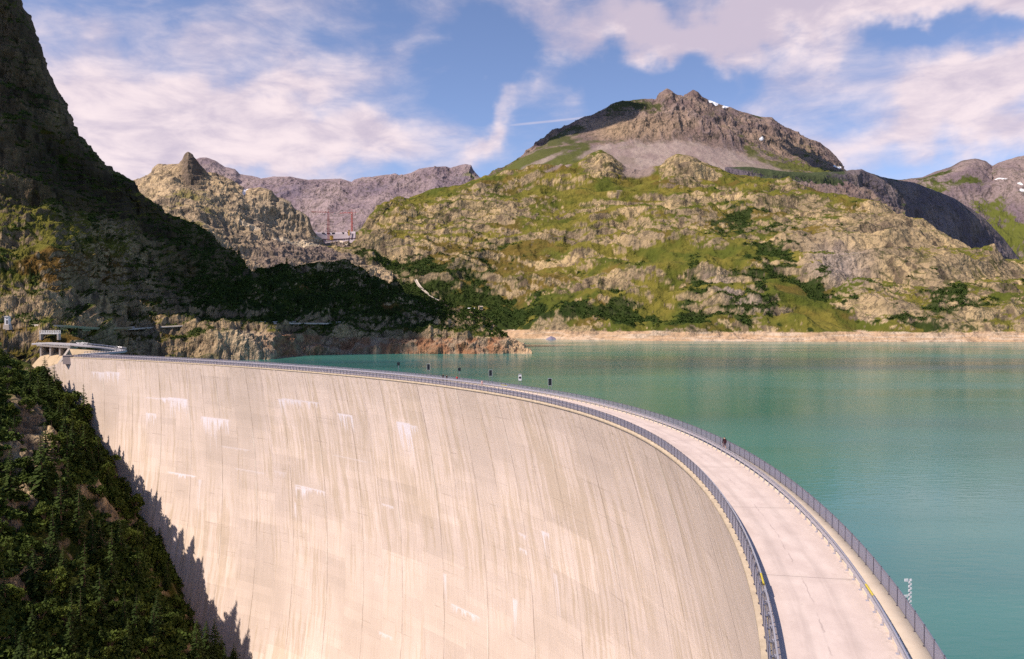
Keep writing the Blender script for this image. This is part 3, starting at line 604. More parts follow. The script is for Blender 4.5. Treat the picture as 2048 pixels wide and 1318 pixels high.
layer('mountainside', F1, (560, 2180), 1300, [6, 26, 70, 90, 90, 70, 14], 11.5, 120, paint_main, MT_MAIN, ampmap=lambda u, v: 1 - ell(u, v, [(1215, 385, 130, 40, 12, .5), (1620, 612, 130, 30, -34, .8), (1330, 545, 70, 60, -20, .4), (1180, 445, 190, 12, 6, .4)]), seed=11, sm=[40, 40, 40, 80, 80, 60, 6, 60], strat=.7, flute=.14, terr=(62, 1.0), gully=.8, fine=.28, foot=(0.7, 2.4))

def paint_peak(P, n, u, v, t, a, seed):
    up = n[..., 2]; c = mixc((.15, .105, .10), (.28, .20, .16), sstep(fbm(np.stack([P[..., 0] / 60, P[..., 1] / 60, P[..., 2] / 30], -1), 5, 91), -.4, .5))
    c = mixc(c, (.17, .135, .15), sstep(a['fl'], .0, .7) * .5)
    c = mixc(c, (.30, .21, .14), ell(u, v, [(1280, 255, 90, 30, 0, .8), (1220, 265, 40, 20, 0, .5), (1560, 290, 90, 20, -20, .5)]))
    sc = sstep(ell(u, v, [(1310, 322, 120, 34, -3, 1.4), (1450, 330, 130, 34, -14, 1.2), (1080, 325, 60, 7, 24, .9), (1200, 303, 50, 8, 16, .7), (1540, 352, 60, 16, -10, .7)]) + .25 * a['sm'] + .15 * a['fl'], .35, .85)
    c = mixc(c, mixc(SCR, (.32, .25, .22), sstep(fbm(np.stack([P[..., 0] / 25, P[..., 1] / 70, P[..., 2] / 70], -1), 4, 92), -.3, .4)), sc)
    g = fbm(P / 70, 5, 93) * .8 + (up - .65) * 1.2 - .42 + ell(u, v, [(1150, 262, 150, 14, 30, .45), (1290, 208, 50, 12, 0, .9), (1000, 360, 90, 22, 28, .8), (1060, 330, 80, 14, 26, .6), (1540, 350, 60, 12, -20, .9), (1600, 340, 80, 10, -8, .7), (1520, 305, 90, 14, -25, .3), (1150, 328, 70, 18, 24, 1.0), (1090, 345, 70, 14, 20, 1.0), (1640, 330, 50, 10, -40, .3)])
    gm = sstep(g, -.05, .25) * (1 - sc * .8); gc = mixc((.045, .055, .014), GR1, sstep(v, 260., 330.)); c = mixc(c, gc, gm * .9)
    sn = sstep(ell(u, v, [(1425, 205, 14, 3, -15, 1), (1452, 213, 8, 3, 0, 1), (1522, 279, 5, 3, 0, 1), (1672, 338, 10, 3, 0, 1)]), .45, .6); c = mixc(c, (.85, .85, .88), sn)
    return c, (1 - gm) * (1 - sc) * (1 - sn)
F2 = [[(860, 430, 2120), (1000, 400, 2200), (1200, 395, 2200), (1350, 395, 2150), (1500, 398, 2100), (1700, 440, 2050), (1820, 500, 2000)],
      [(860, 420, 2200), (1000, 372, 2280), (1100, 345, 2300), (1150, 338, 2300), (1300, 345, 2300), (1500, 360, 2260), (1600, 368, 2300), (1700, 375, 2400), (1820, 430, 2500)],
      [(860, 410, 2400), (1000, 352, 2450), (1060, 315, 2500), (1150, 282, 2600), (1250, 284, 2560), (1400, 288, 2560), (1500, 318, 2560), (1600, 335, 2600), (1700, 355, 2650), (1820, 420, 2700)],
      [(860, 400, 2600), (960, 366, 2620), (1000, 345, 2640), (1060, 305, 2680), (1100, 278, 2700), (1150, 252, 2730), (1200, 240, 2700), (1250, 230, 2680), (1350, 235, 2680), (1450, 250, 2700), (1550, 280, 2800), (1650, 322, 2950), (1700, 352, 3000), (1820, 420, 3000)],
      [(860, 398, 2700), (950, 366, 2700), (1000, 340, 2700), (1040, 314, 2720), (1060, 299, 2730), (1100, 268, 2760), (1140, 248, 2780), (1180, 233, 2800), (1215, 216, 2820), (1240, 204, 2830), (1285, 198, 2830), (1312, 198, 2840), (1318, 186, 2850), (1334, 177, 2850), (1342, 181, 2850), (1352, 190, 2860), (1366, 193, 2870), (1374, 187, 2880), (1386, 180, 2890), (1396, 184, 2900), (1404, 194, 2910), (1420, 201, 2930), (1450, 212, 2960), (1480, 222, 3000), (1520, 233, 3040), (1544, 235, 3060), (1556, 247, 3080), (1600, 271, 3120), (1640, 284, 3160), (1660, 300, 3180), (1675, 318, 3200), (1688, 340, 3200), (1720, 370, 3200), (1820, 440, 3200)],
      [(860, 470, 3300), (1200, 330, 3500), (1500, 330, 3600), (1820, 520, 3800)]]
layer('mountain_peak', F2, (870, 1810), 900, [20, 50, 90, 60, 12], 16, 150, paint_peak, MT_FAR, ampmap=lambda u, v: .75 - ell(u, v, [(1330, 318, 170, 36, -3, .95), (1130, 300, 120, 26, 26, .5), (1450, 318, 150, 36, -12, .6), (1090, 320, 80, 20, 24, .5), (1150, 270, 160, 30, 30, .35)]), fine=.22, ridge_amp=.13, seed=23, sm=[60, 60, 40, 30, 1, 60], strat=.5, flute=.75)

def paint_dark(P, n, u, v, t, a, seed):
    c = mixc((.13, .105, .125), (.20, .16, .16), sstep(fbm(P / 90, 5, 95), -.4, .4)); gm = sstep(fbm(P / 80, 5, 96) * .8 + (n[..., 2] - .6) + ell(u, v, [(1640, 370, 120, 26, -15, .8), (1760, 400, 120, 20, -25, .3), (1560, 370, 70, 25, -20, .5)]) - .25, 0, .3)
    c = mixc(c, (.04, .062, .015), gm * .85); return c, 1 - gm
F3 = [[(1440, 430, 2120), (1600, 450, 2150), (1800, 510, 2200), (2000, 600, 2300), (2120, 660, 2400)],
      [(1440, 390, 2180), (1600, 400, 2260), (1800, 460, 2500), (2000, 560, 2900), (2120, 640, 3000)],
      [(1440, 335, 2250), (1500, 333, 2300), (1560, 342, 2350), (1620, 346, 2420), (1680, 344, 2500), (1700, 340, 2530), (1722, 338, 2560), (1740, 346, 2600), (1760, 353, 2640), (1800, 360, 2720), (1830, 366, 2780), (1880, 384, 2900), (1910, 398, 2950), (1940, 416, 3020), (1970, 438, 3100), (2000, 468, 3180), (2020, 492, 3220), (2045, 526, 3300), (2080, 580, 3400), (2120, 640, 3400)],
      [(1440, 420, 2800), (1700, 420, 3200), (2000, 560, 4200), (2120, 700, 4200)]]
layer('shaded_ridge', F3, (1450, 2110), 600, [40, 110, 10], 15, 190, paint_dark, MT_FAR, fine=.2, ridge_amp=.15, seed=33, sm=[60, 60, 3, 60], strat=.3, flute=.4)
def paint_far_green(P, n, u, v, t, a, seed):
    c = mixc((.17, .125, .14), (.27, .205, .19), sstep(fbm(P / 200, 5, 97), -.4, .4)); g = fbm(P / 160, 5, 98) + (n[..., 2] - .7) - .3 + ell(u, v, [(1990, 480, 160, 80, 0, .7), (1920, 365, 60, 14, 0, .5), (2030, 340, 60, 14, 0, .5), (1860, 350, 60, 10, 0, .2)]) - .05  # rock carries the same painted purple haze tint
    gm = sstep(g, -.05, .25); c = mixc(c, mixc((.045, .055, .015), (.105, .115, .022), sstep(v, 330., 440.)), gm)
    sn = sstep(ell(u, v, [(2004, 365, 12, 2.5, 0, 1), (2040, 372, 8, 3, -20, 1), (2044, 382, 8, 2, 10, 1)]), .45, .6); return mixc(c, (.88, .88, .9), sn), (1 - gm) * (1 - sn)
F4 = [[(1740, 620, 3600), (2160, 640, 3600)], [(1740, 420, 4300), (1900, 430, 4200), (2160, 480, 3900)],
      [(1740, 372, 5000), (1790, 360, 5000), (1812, 358, 5000), (1845, 354, 5000), (1870, 343, 5000), (1900, 334, 4950), (1925, 321, 4950), (1950, 317, 4900), (1972, 322, 4900), (1984, 332, 4900), (2000, 325, 4800), (2030, 315, 4800), (2060, 309, 4800), (2160, 300, 4800)], [(1740, 420, 6000), (2160, 400, 6000)]]
layer('distant_green_mountain', F4, (1740, 2150), 380, [60, 90, 6], 38, 420, paint_far_green, MT_FAR, fine=.2, ridge_amp=.12, seed=43, sm=[20, 20, 5, 20], strat=.2, flute=.5)

def paint_far(P, n, u, v, t, a, seed):
    c = mixc((.22, .165, .185), (.31, .235, .235), sstep(fbm(P / 150, 5, 101) + .4 * a['fl'], -.5, .5))  # purple haze of distance painted into the rock colour
    c = mixc(c, (.12, .10, .15), ell(u, v, [(560, 385, 60, 20, 0, .7), (905, 360, 45, 16, 20, .6), (760, 375, 50, 10, 10, .5)]) * sstep(a['fl'], -.4, .3))
    g = fbm(P / 150, 5, 102) + ell(u, v, [(660, 445, 90, 14, 20, .7), (700, 460, 60, 16, 0, .7), (740, 400, 60, 6, 30, .4), (860, 372, 60, 10, 10, .3)]) - .5; gm = sstep(g, -.05, .25)
    c = mixc(c, (.13, .15, .03), gm)
    sn = sstep(ell(u, v, [(595, 420, 5, 4, 0, 1), (495, 385, 4, 8, 0, 1)]), .45, .6); return mixc(c, (.85, .85, .88), sn), (1 - gm) * (1 - sn)
F5 = [[(470, 560, 2300), (1020, 560, 2300)], [(470, 470, 2700), (600, 465, 2700), (700, 445, 2750), (760, 440, 2750), (1020, 440, 2700)], [(470, 400, 3200), (600, 395, 3200), (700, 395, 3200), (800, 380, 3250), (900, 368, 3300), (1020, 390, 3200)],
      [(470, 372, 3500), (500, 362, 3500), (530, 356, 3500), (548, 353, 3500), (580, 353, 3500), (600, 357, 3500), (615, 359, 3500), (650, 358, 3500), (680, 357, 3500), (694, 361, 3500), (703, 364, 3500), (710, 359, 3500), (722, 356, 3500), (745, 354, 3500), (770, 350, 3500), (790, 349, 3500), (800, 352, 3500), (822, 346, 3500), (838, 337, 3500), (860, 334, 3500), (892, 333, 3500), (900, 336, 3500), (920, 330, 3500), (930, 328, 3500), (942, 330, 3500), (947, 340, 3500), (958, 353, 3500), (1020, 400, 3500)],
      [(470, 440, 4300), (1020, 440, 4300)]]
layer('distant_cliff_ridge', F5, (470, 1015), 560, [40, 50, 60, 6], 17, 200, paint_far, MT_FAR, fine=.12, ridge_amp=.12, seed=53, sm=[20, 20, 20, 1, 20], strat=.4, flute=.45)
F6 = [[(360, 460, 4000), (600, 460, 4000)], [(360, 335, 5000), (384, 322, 5000), (400, 315, 5000), (412, 315, 5000), (430, 321, 5000), (450, 334, 5000), (470, 338, 5000), (480, 348, 5000), (505, 352, 5000), (520, 356, 5000), (560, 380, 5000), (600, 400, 5000)], [(360, 420, 5800), (600, 450, 5800)]]
layer('distant_misty_peak', F6, (360, 600), 260, [90, 6], 17, 300, paint_far, MT_FAR, fine=.2, ridge_amp=.15, seed=63, sm=[10, 3, 10], strat=.3, flute=.9)

def paint_crag(P, n, u, v, t, a, seed):
    rk = rock_col(P, a, 110, seed, (.50, .365, .215), (.35, .26, .17), (.17, .13, .11)); g = fbm(P / 45, 5, 104) * .9 + (n[..., 2] - .7) * 1.4 - .65 + ell(u, v, [(360, 395, 60, 12, 0, .5), (430, 420, 60, 16, -20, .4), (400, 470, 90, 30, -20, .5), (560, 520, 110, 20, -10, .2), (560, 430, 80, 40, 0, -.6), (640, 530, 60, 30, 0, .4)])
    gm = sstep(g, -.05, .25) * .8; c = mixc(rk, (.17, .15, .04), gm)
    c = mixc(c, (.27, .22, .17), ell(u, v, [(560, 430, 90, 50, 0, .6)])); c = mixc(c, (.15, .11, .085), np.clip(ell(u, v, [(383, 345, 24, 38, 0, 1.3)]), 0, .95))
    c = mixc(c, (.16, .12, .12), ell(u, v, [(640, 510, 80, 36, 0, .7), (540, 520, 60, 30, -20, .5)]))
    sc = sstep(ell(u, v, [(590, 488, 60, 7, -8, 1), (500, 458, 40, 5, -30, .9), (632, 478, 26, 8, 0, .7)]), .4, .7); c = mixc(c, (.62, .49, .34), sc)
    sn = sstep(ell(u, v, [(487, 386, 4, 9, -20, 1)]), .4, .6); c = mixc(c, (.85, .83, .88), sn)
    return c, (1 - gm) * (1 - sn)
F7 = [[(240, 620, 1000), (500, 620, 1050), (700, 640, 1250), (790, 640, 1300)], [(240, 540, 1080), (400, 540, 1120), (500, 560, 1150), (600, 560, 1250), (700, 570, 1350), (790, 580, 1400)],
      [(240, 450, 1200), (330, 420, 1250), (400, 432, 1280), (450, 470, 1300), (520, 500, 1330), (600, 505, 1400), (640, 510, 1450), (700, 500, 1550), (790, 540, 1600)],
      [(240, 400, 1400), (285, 385, 1400), (340, 365, 1430), (400, 390, 1430), (480, 420, 1450), (560, 470, 1480), (640, 496, 1520), (700, 500, 1620), (790, 500, 1640)],
      [(240, 395, 1600), (270, 375, 1600), (287, 362, 1600), (305, 350, 1600), (320, 340, 1600), (345, 331, 1600), (358, 328, 1590), (364, 320, 1560), (370, 309, 1540), (376, 304, 1530), (384, 309, 1540), (393, 322, 1560), (404, 336, 1590), (412, 347, 1600), (432, 351, 1600), (460, 362, 1600), (484, 376, 1600), (492, 384, 1600), (500, 377, 1590), (520, 374, 1580), (540, 380, 1570), (552, 394, 1570), (566, 397, 1560), (580, 404, 1560), (590, 418, 1560), (604, 424, 1560), (618, 434, 1560), (622, 452, 1560), (628, 470, 1580), (650, 492, 1640), (700, 496, 1680), (760, 520, 1700), (790, 540, 1700)],
      [(240, 520, 2000), (640, 560, 2000), (790, 620, 2000)]]
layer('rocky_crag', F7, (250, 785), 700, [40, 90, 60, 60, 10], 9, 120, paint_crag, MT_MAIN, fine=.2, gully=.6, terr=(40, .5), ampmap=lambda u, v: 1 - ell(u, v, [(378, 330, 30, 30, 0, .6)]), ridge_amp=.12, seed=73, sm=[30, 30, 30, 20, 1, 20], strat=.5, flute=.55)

# left mountain with the dark promontory reaching into the lake
def paint_hill(P, n, u, v, t, a, seed):
    up = n[..., 2]; rk = rock_col(P, a, 45, seed, (.47, .34, .195), (.25, .18, .115), (.11, .08, .06)); rock_shade = ell(u, v, [(40, 150, 110, 230, 0, .9), (180, 350, 130, 70, -30, .95), (300, 430, 90, 60, -30, .9), (420, 540, 110, 100, 0, .8), (100, 400, 120, 40, 0, .5)]); rk = rk * (1 - .80 * np.clip(rock_shade, 0, 1))[..., None]  # rock darkened over the shaded slopes: shade painted into the colour
    m1 = fbm(np.stack([P[..., 0] / 26, P[..., 1] / 30, P[..., 2] / 10], -1), 6, 111, .6)
    g = m1 * .8 + (up - .55) * 2.0 + .10 + a['led'] * .7 + ell(u, v, [(120, 480, 200, 70, -10, .5), (60, 560, 150, 50, 0, .3), (750, 600, 260, 60, 0, .55), (500, 560, 120, 60, 0, .5), (60, 150, 60, 200, 0, -.1), (150, 640, 200, 30, 0, -.25), (150, 590, 160, 16, 0, -.5), (450, 685, 150, 30, 0, -.7), (100, 625, 140, 16, 0, -.2), (160, 380, 120, 30, -20, -.3)])
    gm = sstep(g, -.12, .18)
    gc = mixc((.048, .062, .010), (.125, .115, .020), sstep(fbm(P / 20, 4, 112) + ell(u, v, [(120, 480, 200, 60, -10, .6), (500, 640, 300, 12, 0, .3), (700, 600, 260, 70, 0, -.9), (420, 560, 120, 100, 0, -.5), (100, 200, 150, 170, 0, -.5)]), -.3, .4))
    gc = mixc(gc, (.12, .055, .015), sstep(fbm(P / 33, 4, 113) + ell(u, v, [(130, 550, 110, 40, 10, .55), (60, 600, 80, 20, 0, .3), (750, 610, 200, 50, 0, .1)]), .2, .6) * .75)
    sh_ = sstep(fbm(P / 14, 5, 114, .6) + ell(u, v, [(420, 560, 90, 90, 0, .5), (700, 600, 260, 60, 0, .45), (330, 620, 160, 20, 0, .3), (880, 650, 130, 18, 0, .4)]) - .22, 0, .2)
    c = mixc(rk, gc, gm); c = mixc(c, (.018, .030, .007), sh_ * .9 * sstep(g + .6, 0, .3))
    bz = P[..., 2] + 1.4 * fbm(P / 8, 3, 115) + ell(u, v, [(450, 690, 170, 60, 0, -9.0)]); br = (1 - sstep(bz, -1.8, .2)) * sstep(u, 380., 560.)
    tn = mixc((.30, .155, .085), (.34, .25, .17), sstep(fbm(P / 9, 5, 116), -.3, .3)); tn = mixc(tn, (.52, .36, .22), sstep(u, 985., 1045.)); tn = mixc(tn, (.50, .39, .27), sstep(-u, -560., -480.)); c = mixc(c, tn, br)
    return c, np.clip((1 - gm) * (1 - sh_), 0, 1)
SH = [(-260, 395), (0, 400), (100, 418), (145, 436), (180, 480), (215, 545), (255, 592), (330, 604), (450, 618), (540, 640), (568, 668), (600, 700), (700, 730), (850, 735), (1000, 733), (1040, 733), (1064, 734)]
B = [const_z(-26, [(p, d - 10) for p, d in SH]), const_z(WATER_Z, SH),
     [(-260, 705, 400), (0, 700, 405), (60, 692, 424), (145, 692, 446), (180, 691, 495), (215, 690, 562), (255, 688, 612), (330, 686, 628), (450, 680, 642), (540, 675, 665), (600, 670, 720), (700, 672, 748), (850, 672, 756), (950, 676, 752), (1000, 683, 746), (1040, 696, 740), (1064, 706.5, 735)],
     [(-260, 668, 455), (0, 663, 455), (100, 658, 470), (170, 656, 530), (225, 655, 610), (255, 655, 640), (330, 652, 658), (450, 648, 680), (560, 646, 710), (680, 648, 765), (850, 652, 790), (950, 662, 775), (1000, 675, 758), (1040, 694, 743), (1064, 706.5, 736)],
     [(-260, 560, 530), (0, 590, 515), (100, 590, 525), (180, 596, 600), (250, 602, 655), (330, 605, 680), (450, 612, 715), (560, 615, 755), (680, 612, 800), (850, 635, 810), (950, 652, 790), (1000, 670, 765), (1040, 692, 744), (1064, 706.5, 737)],
     [(-260, 300, 640), (0, 400, 610), (100, 430, 620), (200, 470, 680), (320, 510, 700), (430, 555, 745), (500, 580, 760), (560, 580, 800), (680, 575, 850), (780, 605, 850), (850, 618, 835), (950, 646, 800), (1000, 666, 770), (1040, 690, 745), (1064, 706.5, 738)],
     [(-260, -100, 670), (0, 150, 660), (60, 250, 650), (110, 330, 660), (200, 390, 700), (320, 450, 745), (430, 510, 780), (500, 556, 800), (560, 555, 840), (680, 548, 880), (780, 590, 880), (850, 608, 850), (950, 641, 806), (1000, 662, 774), (1040, 689, 746), (1064, 706.5, 739)],
     [(-260, -420, 720), (-60, -220, 720), (0, -90, 700), (22, -40, 700), (40, 0, 700), (56, 40, 700), (76, 72, 700), (88, 110, 700), (101, 140, 700), (110, 172, 700), (122, 205, 700), (133, 232, 700), (142, 258, 705), (160, 280, 710), (180, 298, 715), (206, 322, 725), (228, 345, 735), (250, 352, 740), (272, 362, 745), (278, 380, 745), (292, 395, 750), (305, 404, 755), (330, 425, 765), (360, 432, 780), (390, 446, 800), (410, 462, 810), (425, 480, 815), (445, 500, 820), (470, 525, 830), (500, 548, 840), (530, 546, 860), (560, 540, 880), (600, 533, 900), (640, 530, 920), (685, 532, 930), (720, 550, 935), (760, 572, 930), (800, 590, 920), (850, 603, 890), (900, 622, 860), (950, 638, 820), (1000, 660, 780), (1040, 688, 748), (1064, 706, 740)],
     [(-260, -300, 1000), (0, 60, 1000), (200, 400, 1000), (400, 540, 1050), (560, 640, 1100), (700, 660, 1120), (900, 690, 950), (1000, 700, 830), (1064, 716, 748)]]
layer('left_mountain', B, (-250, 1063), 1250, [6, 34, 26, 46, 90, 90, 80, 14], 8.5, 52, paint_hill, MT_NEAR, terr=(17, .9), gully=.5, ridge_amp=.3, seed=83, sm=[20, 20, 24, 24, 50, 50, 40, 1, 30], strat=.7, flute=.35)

# ------------------------------------------------------------------ left bank below the dam
def wall_point(px, py):
    s = np.linspace(-30, 200, 461); d = np.linspace(0, 150, 301); SS, DD = np.meshgrid(s, d); x, y, tx, ty, nx, ny = crest(SS); o = face_off(SS, DD)
    V = np.stack([x + nx * o, y + ny * o, -DD], -1); u, v = proj(V); k = np.argmin((u - px) ** 2 + (v - py) ** 2); return V.reshape(-1, 3)[k]
ctrl = [wall_point(*p) for p in [(140, 790), (170, 840), (210, 890), (245, 960), (290, 1040), (330, 1130), (375, 1230), (410, 1316)]]
ctrl += [at(*p) for p in [(-60, 715, 385), (0, 705, 385), (60, 705, 385), (100, 752, 372), (115, 762, 374), (0, 745, 340), (60, 760, 345), (-150, 745, 320), (0, 830, 300), (90, 850, 310), (170, 930, 305), (0, 960, 262), (100, 1000, 272), (200, 1060, 280), (-150, 900, 250),
        (0, 1120, 228), (110, 1160, 240), (230, 1200, 255), (320, 1260, 262), (0, 1318, 195), (150, 1318, 215), (300, 1318, 245), (-150, 1200, 190), (100, 1500, 175), (350, 1500, 215), (-60, 690, 420), (60, 720, 420), (150, 740, 400)]]
ctrl += [np.array(p, float) for p in [(-60, 330, -120), (-60, 240, -125), (-20, 200, -160), (-70, 150, -120), (0, 120, -165), (40, 260, -165), (-120, 60, -60), (-60, 20, -110), (-330, 300, 40), (-330, 150, 40), (-300, 420, 25), (-110, 375, -40), (-60, 400, -100), (20, 330, -150)]]
ctrl = np.array(ctrl)
def tps_fit(X, z, lam=2.0):
    d = np.linalg.norm(X[:, None] - X[None], axis=-1); K = np.where(d > 0, d * d * np.log(d + 1e-9), 0) + lam * 100 * np.eye(len(X)); Q = np.c_[np.ones(len(X)), X]
    A = np.block([[K, Q], [Q.T, np.zeros((3, 3))]]); return np.linalg.solve(A, np.r_[z, 0, 0, 0])
_w = tps_fit(ctrl[:, :2], ctrl[:, 2], 1.0)
def tps(XY):
    sh_ = XY.shape[:-1]; q = XY.reshape(-1, 2); r = np.zeros(len(q))
    for i, c in enumerate(ctrl[:, :2]):
        d2 = ((q - c) ** 2).sum(1); r += _w[i] * .5 * d2 * np.log(d2 + 1e-9)
    return (r + _w[-3] + q @ _w[-2:]).reshape(sh_)
def bank_z(XY):
    z = tps(XY); p = np.concatenate([XY / 26, (z / 60)[..., None]], -1)
    q = np.concatenate([XY / 9, (z / 20)[..., None]], -1)
    edge = .35 + .65 * sstep(np.abs(XY[..., 0] - crest_x(XY[..., 1])), 2, 16)
    return z - 1.5 + edge * (5.0 * fbm(np.concatenate([XY / 55, 0 * z[..., None]], -1), 3, 135, .5, True) + 7.5 * fbm(p, 5, 131, .5, True) + 1.6 * fbm(q, 4, 132, .55, True)) + .5 * fbm(q * 2.3, 3, 133)
def build_bank():
    xs = np.arange(-330, 20, .8); ys = np.arange(20, 420, .8); X, Y = np.meshgrid(xs, ys); XY = np.stack([X, Y], -1); Z = bank_z(XY)
    # keep it out of the lake: beyond the crest line it dives
    over = X - (crest_x(Y) + 2.0); Z = np.where((over > 0), np.minimum(Z, -6 - over * 3.0), Z); cut = sstep(X, -240, -234); Z = np.where(Y > 383, Z * (1 - cut) + np.minimum(Z, -3 - (Y - 383) * .9) * cut, Z); Z = np.maximum(Z, -175)
    P = np.stack([X, Y, Z], -1); bl = 0
    N = normals(P); N = np.where(N[..., 2:3] < 0, -N, N)
    q = P / 10.0
    for k_, (fq, w_) in enumerate(((1.0, .5), (2.3, .3))):
        c_ = np.floor(q * fq + fbm(q * fq * .7, 2, 141 + k_)[..., None] * .8); bl = bl + w_ * _h(c_[..., 0].astype(np.int64), c_[..., 1].astype(np.int64), c_[..., 2].astype(np.int64), 5 + k_)
    st = fbm(np.stack([P[..., 0] / 14, P[..., 1] / 14, P[..., 2] / 3.2], -1), 5, 151, .6, True)
    P = P + N * (bl * .9 + st * 1.1)[..., None]
    N = normals(P); N = np.where(N[..., 2:3] < 0, -N, N); u, v = proj(P)
    rk = rock_col(P, dict(sm=bl), 16, 161, (.50, .37, .22), (.27, .20, .13), (.12, .09, .07))
    g = fbm(P / 9, 5, 162) * .9 + (N[..., 2] - .5) * 1.8 + .30 + ell(u, v, [(75, 890, 45, 60, 0, -1.3), (45, 990, 50, 30, 30, -1.1), (60, 1160, 60, 50, 0, -1.1), (205, 1040, 24, 50, -20, -.9), (180, 1190, 14, 30, 0, -.8), (140, 1280, 20, 30, 0, -.8), (40, 800, 30, 20, 0, -.9), (20, 700, 60, 25, 0, -.9), (30, 860, 50, 30, 0, -.5), (150, 700, 60, 40, 0, -.8), (120, 750, 30, 12, 0, -1)])
    gm = sstep(g, -.1, .25); gc = mixc((.03, .045, .008), (.085, .085, .015), sstep(fbm(P / 6, 4, 163), -.3, .4)); gc = mixc(gc, (.14, .07, .02), sstep(fbm(P / 12, 4, 164), .25, .6) * .6)
    c = mixc(rk, gc, gm); o = mesh_obj('rocky_bank', P, grid_faces(*P.shape[:2]), MT_BANK, None, True); set_col(o, c, 1 - gm); tag(o, kind='structure')
    return P, N, u, v, g
BANK = build_bank()
# valley floor below everything
o = mesh_obj('valley_ground', [(-9000, -3000, -176), (9000, -3000, -176), (9000, 9000, -176), (-9000, 9000, -176)], [(0, 1, 2, 3)], mat('valley_ground', (.08, .09, .03), .95, 0, .4, .05)); tag(o, kind='structure')
#__MORE__
# ------------------------------------------------------------------ roads and tracks on the hillsides
def snap(layname, pts, back=False):
    P2 = LAYERS[layname][0]; t2 = LAYERS[layname][3]; u, v = proj(P2); ok = t2 < t2.max() - 1.02
    out = []
    for a, b in pts:
        d = (u - a) ** 2 + (v - b) ** 2 + np.where(ok, 0, 1e9); k = np.argmin(d); out.append(P2.reshape(-1, 3)[k])
    return np.array(out)
def dense(pts, step=4.0):
    pts = np.array(pts, float); seg = np.hypot(*np.diff(pts, axis=0).T); L = np.r_[0, np.cumsum(seg)]; q = np.arange(0, L[-1], step)
    return np.stack([np.interp(q, L, pts[:, 0]), np.interp(q, L, pts[:, 1])], -1)
def ribbon(name, W, width, drop, m, lift=.8, k=9):
    """track bench: level surface with a pale outer edge wall facing the lake"""
    W = smooth1(W, k); t = np.gradient(W, axis=0); t[:, 2] = 0; t /= np.linalg.norm(t, axis=1, keepdims=True) + 1e-9; n = np.stack([-t[:, 1], t[:, 0], 0 * t[:, 0]], -1)
    n = np.where(n[:, 1:2] < 0, -n, n); up = np.array([0, 0, 1.0])
    rows = [W - n * .6 + up * (lift - drop), W - n * .5 + up * (lift + .35), W - n * .2 + up * (lift + .35), W - n * .15 + up * lift, W + n * width + up * lift, W + n * (width + 1) + up * (lift + 1.5)]
    o = mesh_obj(name, np.stack(rows, 0), grid_faces(len(rows), len(W)), m); tag(o, kind='structure'); return o
M_TRACK = mat('gravel_track', (.50, .43, .36), .95, 0, .2, .4)
ribbon('lakeside_track', snap('left_mountain', dense([(-40, 662), (30, 658), (80, 656), (140, 659), (200, 662), (245, 660), (310, 656), (400, 651), (500, 648.5), (560, 648), (640, 648), (690, 648)], 3)), 3.5, .9, M_TRACK, .7, 31)
ribbon('valley_path', snap('mountainside', dense([(829, 560), (832, 569), (836, 576), (847, 583), (853, 591), (870, 600), (890, 608), (906, 616), (930, 626), (946, 632)], 2)), 3.0, 1.2, mat('pale_gravel', (.60, .50, .40), .95, 0, .15, .3), 3.0, 19)
ribbon('upper_gully_path', snap('rocky_crag', dense([(676, 482), (690, 489), (705, 497)], 1.5)), 3.0, 1.5, MATS['pale_gravel'], 1.4, 3)

# ------------------------------------------------------------------ spillway beside the dam's left end
M_CONC = mat('pale_concrete', (.48, .41, .36), .9, 0, .18, .5, .2); M_WARM = mat('stained_concrete', (.55, .41, .26), .9, 0, .25, .35, .2); M_RUST = mat('red_brown_wall', (.22, .085, .055), .85, 0, .25, .6)
M_WHITE = mat('white_paint', (.78, .76, .76), .6, 0, .06, 1.0); M_DARK = mat('dark_metal', (.03, .03, .04), .5, .2, .1, 2)
def X(px, D): return (px - CX) / F * D
def Zp(px, py, D): return float(at(px, py, D)[2])
def railing(mb, pts, h=1.1, step=2.0, r=.05, rails=(1.1, .6)):
    pts = [Vector(p) for p in pts]
    for a, b in zip(pts[:-1], pts[1:]):
        n = max(1, round((b - a).length / step))
        for i in range(n + 1): p = a.lerp(b, i / n); mb.box((p.x, p.y, p.z + h / 2), (r * 2, r * 2, h))
        for q in rails: mb.tube(a + Vector((0, 0, q)), b + Vector((0, 0, q)), r, 5)
